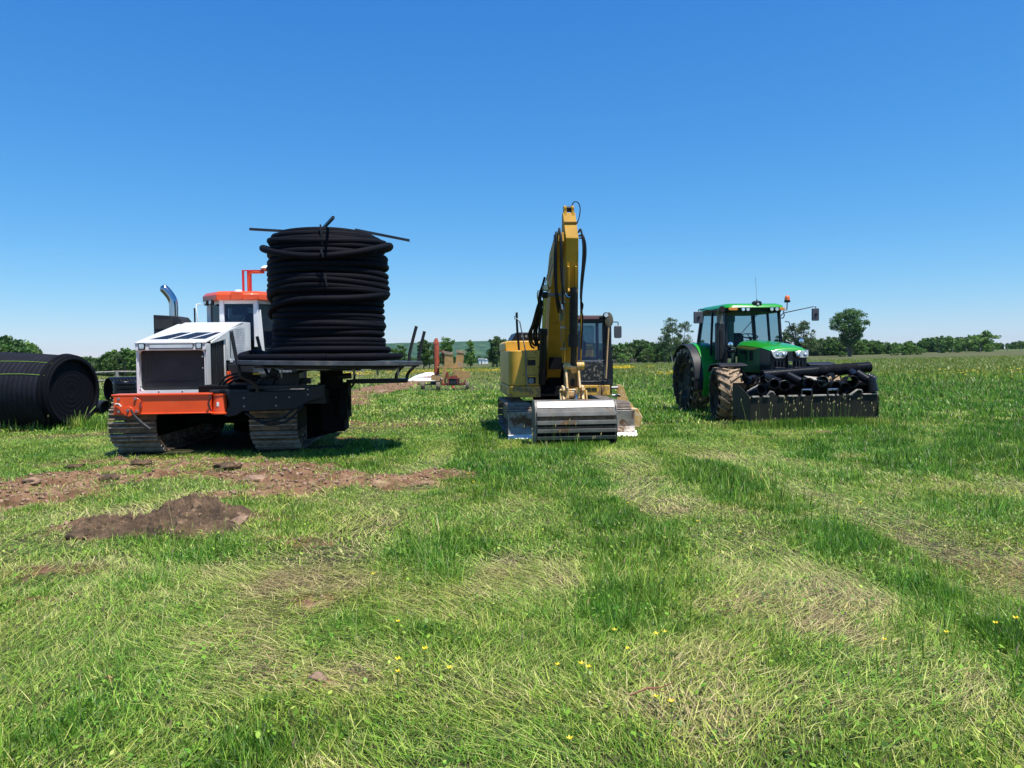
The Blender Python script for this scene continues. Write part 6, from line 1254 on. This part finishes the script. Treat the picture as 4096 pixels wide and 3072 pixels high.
# fenders
def fender(x0, x1, yc, zc, Rf, a0, a1, th, m_, name, seg_=18):
    o = arc(yc, zc, Rf, a0, a1, seg_); i_ = arc(yc, zc, Rf-th, a1, a0, seg_); return MB().prism(o+i_,'x',x0,x1).build(name, m_, TR, smooth=40, bevel=.008)
for s in (-1,1):
    xs_ = sorted((s*1.42,s*1.19)); f = fender(xs_[0],xs_[1],4.5,.92,.99,35,195,.03,M['plasticg'],'fender_extension'); xs_ = sorted((s*1.19,s*.72)); fender(xs_[0],xs_[1],4.5,.92,1.02,35,205,.05,M['green'],'rear_fender')
    MB().prism(arc(4.5,.92,1.0,35,205,16)+[(3.6,.6),(5.2,.9)],'x',*sorted((s*.80,s*.72))).build('inner_fender', M['green_shaded'], TR)
    xs_ = sorted((s*1.50,s*.80)); MB().prism([(1.62,1.33),(1.70,1.37),(1.95,1.40),(2.30,1.36),(2.5,1.2),(2.46,1.18),(2.28,1.33),(1.95,1.365),(1.70,1.34),(1.63,1.30)],'x',*xs_).build('front_fender', M['plasticg'], TR, bevel=.006)
    MB().tube([(s*.7,1.9,1.0),(s*.85,1.9,1.25),(s*1.1,1.9,1.36)],.03,6).build('fender_bracket', M['black'], TR)
mb = MB(); mb.box(-.98,-.55,2.85,3.75,.62,1.12); mb.build('fuel_tank', M['green_shaded'], TR, bevel=.04); mb = MB(); mb.box(-1.05,-.7,2.75,3.5,.52,.56); mb.box(-1.0,-.7,2.8,3.4,.30,.33); mb.build('step', M['steel_dark'], TR)
mb = MB(); mb.box(.5,.95,2.85,3.75,.6,1.1); mb.build('battery_box', M['black'], TR, bevel=.03)
mb = MB(); mb.box(-.24,.16,.75,1.15,.60,1.05); mb.box(-.55,.46,.80,1.0,.80,.98); mb.build('front_frame', M['steel_dark'], TR, bevel=.02); MB().prism(rrect(-.30,.10,.965,1.01,.02),'y',.74,.80).build('frame_bar', M['lime'], TR, bevel=.005)
# steel bin
BR_ = T(0,0,0) @ RZ(2.0)
def bprism(pts, ax, a, b): return MB().prism(pts, ax, a, b, 0, BR_)
bn = bprism([(-1.50,.14),(1.54,.13),(1.625,.67),(1.20,.67),(1.18,.71),(1.10,.77),(1.02,.775),(.92,.70),(.80,.665),(-.86,.665),(-.93,.72),(-.97,.765),(-1.02,.77),(-1.06,.74),(-1.12,.665),(-1.49,.66)],'y',0,.02).build('bin', M['bin'], TR, bevel=.003)
for x0, x1, y0, z0, y1, z1 in ((-1.52,-1.495,.0,.66,.85,.90),(1.60,1.625,.0,.67,.85,.92)): MB().prism([(.0,.12),(y0,z0),(.55,z1),(y1,z1),(y1,.2)],'x',x0,x1,0,BR_).build('side_wall', M['bin'], bn, bevel=.003)
MB().box(-1.5,1.6,.0,.9,.13,.16,BR_).build('floor', M['bin'], bn); MB().box(-1.5,1.6,.86,.90,.13,.95,BR_).build('rear_wall', M['bin'], bn)
for x0, x1 in ((-1.48,-1.32),(-1.22,-1.08),(-.84,-.72),(-.62,-.40),(-.30,-.22),(-.02,.30),(.36,.50),(.56,.60),(.72,.77),(.86,.95),(1.20,1.60)): MB().box(x0,x1,-.045,.02,.655+.01*(x0>1),.69,BR_).build('edge_lug', M['binedge'], bn, bevel=.004)
mb = MB(); 
for (a, b_) in (((-1.08,.69),(-1.01,.785)),((-1.01,.785),(-.95,.765)),((-.95,.765),(-.89,.66)),((.90,.68),(1.06,.785)),((1.06,.785),(1.15,.78)),((1.15,.78),(1.18,.72))): mb.hexa([(a[0],-.03,a[1]-.01),(a[0],.04,a[1]-.01),(a[0],.04,a[1]+.012),(a[0],-.03,a[1]+.012)],[(b_[0],-.03,b_[1]-.01),(b_[0],.04,b_[1]-.01),(b_[0],.04,b_[1]+.012),(b_[0],-.03,b_[1]+.012)])
mb.build('hook_rim', M['binedge'], bn)
for x in (-.26,.36):
    MB().cyl((x,.02,.80),(x+.22,.02,.80),.022,12).build('roller_bar', M['chrome'], bn); mb = MB(); [mb.box(q-.012,q+.012,.0,.04,.66,.82) for q in (x-.01,x+.23)]; mb.build('roller_bracket', M['steel_dark'], bn)
# ---------------------------------------------------------------- pipes in the bin: each one its own thing
def inT(mb_, name, m_, label, cat='pipe', smooth=50, loc=None):
    o = mb_.build(name, m_, None, smooth=smooth); o.location = TX; o.rotation_euler = (0,0,R(TR_)); return tag(o, label, cat)
lp = thing('long_pipe', 'long corrugated black pipe with a sock sleeve lying across the full bin', 'pipe', TX, TR_)
A_, B_ = Vector((-.92,.62,1.115)), Vector((1.86,.80,1.27)); corr(A_, B_, .128, .034, None, .10, 24).build('pipe_wall', M['plastic'], lp, smooth=50)
s0, s1 = A_.lerp(B_,.50), A_.lerp(B_,.86); mbs = MB(); nsl = 26; rgs = random.Random(3); MM = lie(s0, s1); Ls = (s1-s0).length
mbs.loft([[(MM @ Vector(((.134+.006*math.sin(k*.9+i*.8)+rgs.uniform(-.003,.003))*math.cos(2*math.pi*k/20),(.134+.006*math.sin(k*.9+i*.8))*math.sin(2*math.pi*k/20),Ls*i/nsl))) for k in range(20)] for i in range(nsl+1)]); mbs.build('sock_sleeve', M['sock'], lp, smooth=60)
def short_pipe(p, d, L_, r, lab, ribs=True, name='pipe_offcut', m_=None):
    p = Vector(p); d = Vector(d).normalized(); q = p+d*L_; return inT(corr(p, q, r, .03 if ribs else .1, None, .07 if ribs else .01, 22, .05), name, m_ or M['plastic'], lab)
SP = [((-1.02,.42,1.10),(.62,.12,-.22),.52,.115,False,'smooth black coupling at the left end above the long pipe'),((-1.18,.10,.83),(-.15,.75,-.28),.42,.125,True,'pipe offcut with round mouth at the left corner of the bin'),((-.86,.12,.95),(.1,.9,-.2),.5,.115,True,'second open pipe from the left in the bin'),
  ((-.62,.10,.90),(.1,.9,-.1),.5,.12,True,'third open pipe from the left, tilted in the bin'),((-.40,.02,.79),(.05,.9,.05),.45,.118,False,'smooth-mouthed pipe low in the bin between the left hook and first roller'),((-.22,.15,.97),(-.45,.55,.35),.35,.10,True,'ribbed elbow piece pointing up behind the first roller'),
  ((-.02,.14,.94),(.15,.9,-.05),.5,.13,True,'wide open pipe above the first roller bar'),((.30,.12,.98),(.2,.85,-.1),.5,.125,True,'open pipe right of the first roller, below the sleeve'),((.58,.06,.87),(.1,.9,.05),.4,.11,True,'open pipe just above the second roller bar'),
  ((.80,.06,.82),(.15,.85,.1),.45,.125,True,'open ribbed pipe right of the second roller'),((1.02,.12,.96),(.25,.85,-.05),.5,.14,True,'largest open pipe mouth in the right half of the bin'),((1.22,.30,1.06),(.1,.6,.2),.32,.10,False,'dark cap piece high near the right end'),
  ((1.42,.15,.98),(-.3,.5,.35),.32,.10,True,'tilted ribbed pipe behind the upright coupling'),((1.50,.08,.72),(-.16,.12,.96),.32,.115,False,'glossy upright coupling standing at the right corner of the bin'),((1.66,.25,.98),(-.55,.3,.35),.20,.09,False,'little slanting coupling at the far right of the bin'),
  ((.12,.45,.78),(.9,.1,.02),.8,.11,True,'pipe lying lengthwise deep in the middle of the bin'),((-1.25,.35,.72),(.9,.15,.05),.9,.12,True,'pipe lying lengthwise deep at the left of the bin'),((.95,.5,.85),(.8,.1,.05),.6,.11,True,'pipe lying lengthwise deep at the right of the bin'),((-1.33,.5,1.0),(.5,.4,.1),.35,.09,False,'dented fitting at the extreme left of the bin'),((.55,.35,1.02),(.5,.6,.1),.4,.10,True,'pipe wedged under the sock sleeve')]
for p, d, L_, r, ribs, lab in SP: short_pipe(p, d, L_, r, lab, ribs)
mb = MB()
for k in range(7):
    a = rgs.uniform(0,6); c = Vector((-1.05+rgs.uniform(-.15,.2),.28+rgs.uniform(0,.2),.98+rgs.uniform(-.05,.08))); mb.tube(curve([c+Vector((.12*math.cos(a+t*1.3),.08*math.sin(a+t*1.7),.10*math.sin(t*2.1+k))) for t in range(5)],4),.008,5)
inT(mb, 'plastic_netting', M['plastic'], 'tangle of thin black plastic strands at the left of the bin', 'netting')
mb = MB(); mb.cb(.28,.35,1.03,.5,.3,.02,15,6,10); inT(mb, 'bent_sheet', M['binedge'], 'bent dusty sheet of metal lying under the long pipe', 'metal sheet')
# ================================================================ chute machine beyond, white heap
BG = thing('trench_backfiller', 'old yellow and rust-red trailed machine with two upright chutes standing in the grass', 'farm machine', (-2.97,37.6,hz(-2.97,37.6)), 3); BG.scale = (.80,.575,.575)
# local: x right, y away, z up ; about 2.2 m wide
def c_bg(u, v, ly=0): 
    return None
for (x, y, r) in ((-.80,0,.36),(.98,.1,.36),(-1.80,1.6,.38)):
    w = MB(); w.lathe([(r*.5,-.10),(r*.9,-.12),(r,-.06),(r,.06),(r*.9,.12),(r*.5,.10)],24,T(x,y,r) @ RY(90)); w = w.build('wheel', mat('dusty_tyre',(.16,.13,.085),.9,0,.3), BG, smooth=40); MB().lathe([(r*.5,-.1),(r*.3,-.05),(0,-.06)],20,T(x,y,r) @ RY(90)).build('rim', M['rust'], w)
mb = MB(); mb.box(-.62,.85,.0,.3,.42,.60); mb.box(-.60,-.52,-.05,.9,.42,.95); mb.box(.80,.90,-.05,.9,.42,.85); mb.box(-.6,.9,.9,1.1,.42,.6); mb.cb(.12,-.35,.28,.12,.8,.1,18,0,8); mb.build('frame', M['rust'], BG, bevel=.01)
mb = MB(); mb.cyl((-1.75,1.6,.45),(-1.0,1.2,.50),.05,8); mb.box(-1.3,-.7,.6,1.3,.45,.75); mb.build('rear_axle', M['steel_dark'], BG)
mb = MB(); mb.box(-.18,.50,-.15,.6,.50,.98); mb.build('radiator', M['steel_dark'], BG, bevel=.01); mb = MB(); mb.box(-.22,-.14,-.2,.0,.5,1.05); mb.box(.36,.42,-.2,.0,.5,1.02); mb.box(-.22,.55,-.2,-.14,.98,1.04); mb.box(-.3,-.2,-.1,.1,1.0,1.55); mb.build('radiator_guard', M['rust'], BG, bevel=.01)
mb = MB(); mb.prism([(-.10,1.0),(.45,1.0),(.35,1.25),(-.05,1.25)],'y',-.05,.8); mb.tube(curve([(-.25,-.1,.8),(-.15,-.15,1.1),(.1,-.15,1.22),(.3,-.15,1.05)],4),.025,6); mb.build('engine_cover', M['rust'], BG)
MB().prism([(-.55,.42),(-.30,.42),(-.30,1.9),(-.38,2.0),(-.50,1.9),(-.55,1.4)],'y',.1,.25).build('side_sheet', M['tan'], BG, bevel=.01)
ch = MB().prism([(-.42,1.9),(.30,1.85),(.15,2.2),(.05,3.25),(-.36,3.3),(-.40,2.5)],'y',.25,.7).build('chute', M['tan'], BG, bevel=.01); MB().prism([(-.38,3.08),(.10,3.02),(.14,3.22),(-.55,3.38)],'y',.2,.75).build('chute_lip', M['tand'], ch)
ch = MB().prism([(.12,1.85),(.72,1.8),(.80,3.2),(.38,3.3),(.28,2.4)],'y',.6,1.0).build('chute', M['tan'], BG, bevel=.01); MB().prism([(.32,3.22),(.86,3.12),(.93,3.32),(.33,3.45)],'y',.55,1.05).build('chute_lip', M['tand'], ch)
MB().prism([(-.50,2.0),(-.42,3.2),(-.30,3.35),(-.55,3.42),(-.70,3.34),(-.55,3.2)],'y',.8,1.1).build('rear_chute', M['rust'], BG)
MB().prism([(.05,1.85),(1.05,1.55),(1.16,1.48),(1.20,1.12),(.70,.80),(.30,.9)],'y',-.02,.18).build('front_wing', M['tan'], BG, bevel=.01)
MB().prism([(-1.22,1.35),(-.60,1.28),(-.60,.75),(-1.25,.88)],'y',.5,.7).build('side_wing', M['tan'], BG, bevel=.01)
mb = MB(); mb.box(-.85,-.3,.3,.7,1.95,2.05); mb.box(.7,.95,.6,1.0,2.05,2.12); mb.build('collar', M['tan'], BG)
mb = MB(); mb.cyl((.10,.2,1.5),(.10,.2,1.0),.02,6); mb.cyl((.62,.1,1.95),(.62,.1,1.6),.03,6); mb.cyl((-.18,.0,1.55),(-.18,0,1.1),.03,6); mb.build('lever', M['rust'], BG)
au = MB(); au.cyl((-.90,1.0,1.3),(-.90,1.0,4.0),.165,18); au = au.build('auger_tube', M['augerred'], BG, smooth=50); mb = MB()
for k in range(9): a = R(40*k); mb.prism([(.20,0),(.245,0),(.10,.48),(.07,.48)],'y',-.05,.05,0,T(-.90,1.0,3.98) @ RZ(40*k) @ Matrix.Diagonal((.75,.75,1,1)))
mb.build('auger_teeth', M['augerred'], au)
MB().prism([(-2.2,1.12),(-2.1,1.16),(-1.2,1.20),(-1.2,1.07)],'y',.8,.95).build('drawbar', M['augerred'], BG)
# white heap of gravel
wp = AT(1660,1512,55); r0 = np.random.default_rng(8)
n1 = 60; n2 = 16; V=[]; F=[]
for j in range(n2):
    for i in range(n1):
        t = 2*math.pi*i/n1; f = j/(n2-1); rx = 1.35*(1-f*.98); ry = .9*(1-f*.98); nn = fbm(np.array([math.cos(t)*3+f*9]), np.array([math.sin(t)*3]), 6, 4)[0]
        V.append((rx*math.cos(t)+(.35*f), ry*math.sin(t), (1-(1-f)**2.1)*.56*(.85+.3*nn)))
for j in range(n2-1):
    for i in range(n1): k = (i+1) % n1; F.append((j*n1+i, j*n1+k, (j+1)*n1+k, (j+1)*n1+i))
heap = MB().add(V, F).build('gravel_heap', mat('white_gravel',(.78,.77,.74),.9,0,.2,vscale=12,bump=1,bscale=9), None, smooth=50)
heap.location = (wp.x+.75, 55, hz(wp.x, 55)); tag(heap, 'low heap of white gravel beside the old yellow machine', 'gravel heap')
# ================================================================ the air over the field
hzm = bpy.data.materials.new('haze'); hzm.use_nodes = True; nt = hzm.node_tree; nt.nodes.remove(nt.nodes['Principled BSDF'])
pv = nt.nodes.new('ShaderNodeVolumePrincipled'); pv.inputs['Color'].default_value = (.62,.88,1,1); pv.inputs['Density'].default_value = .00006; pv.inputs['Anisotropy'].default_value = .2
nt.links.new(pv.outputs[0], nt.nodes['Material Output'].inputs['Volume'])
haze = MB().box(-3800,3800,-200,4500,-16,75).build('haze', hzm, None, smooth=0); tag(haze, 'thin pale blue haze over the far fields', None, None, 'stuff')
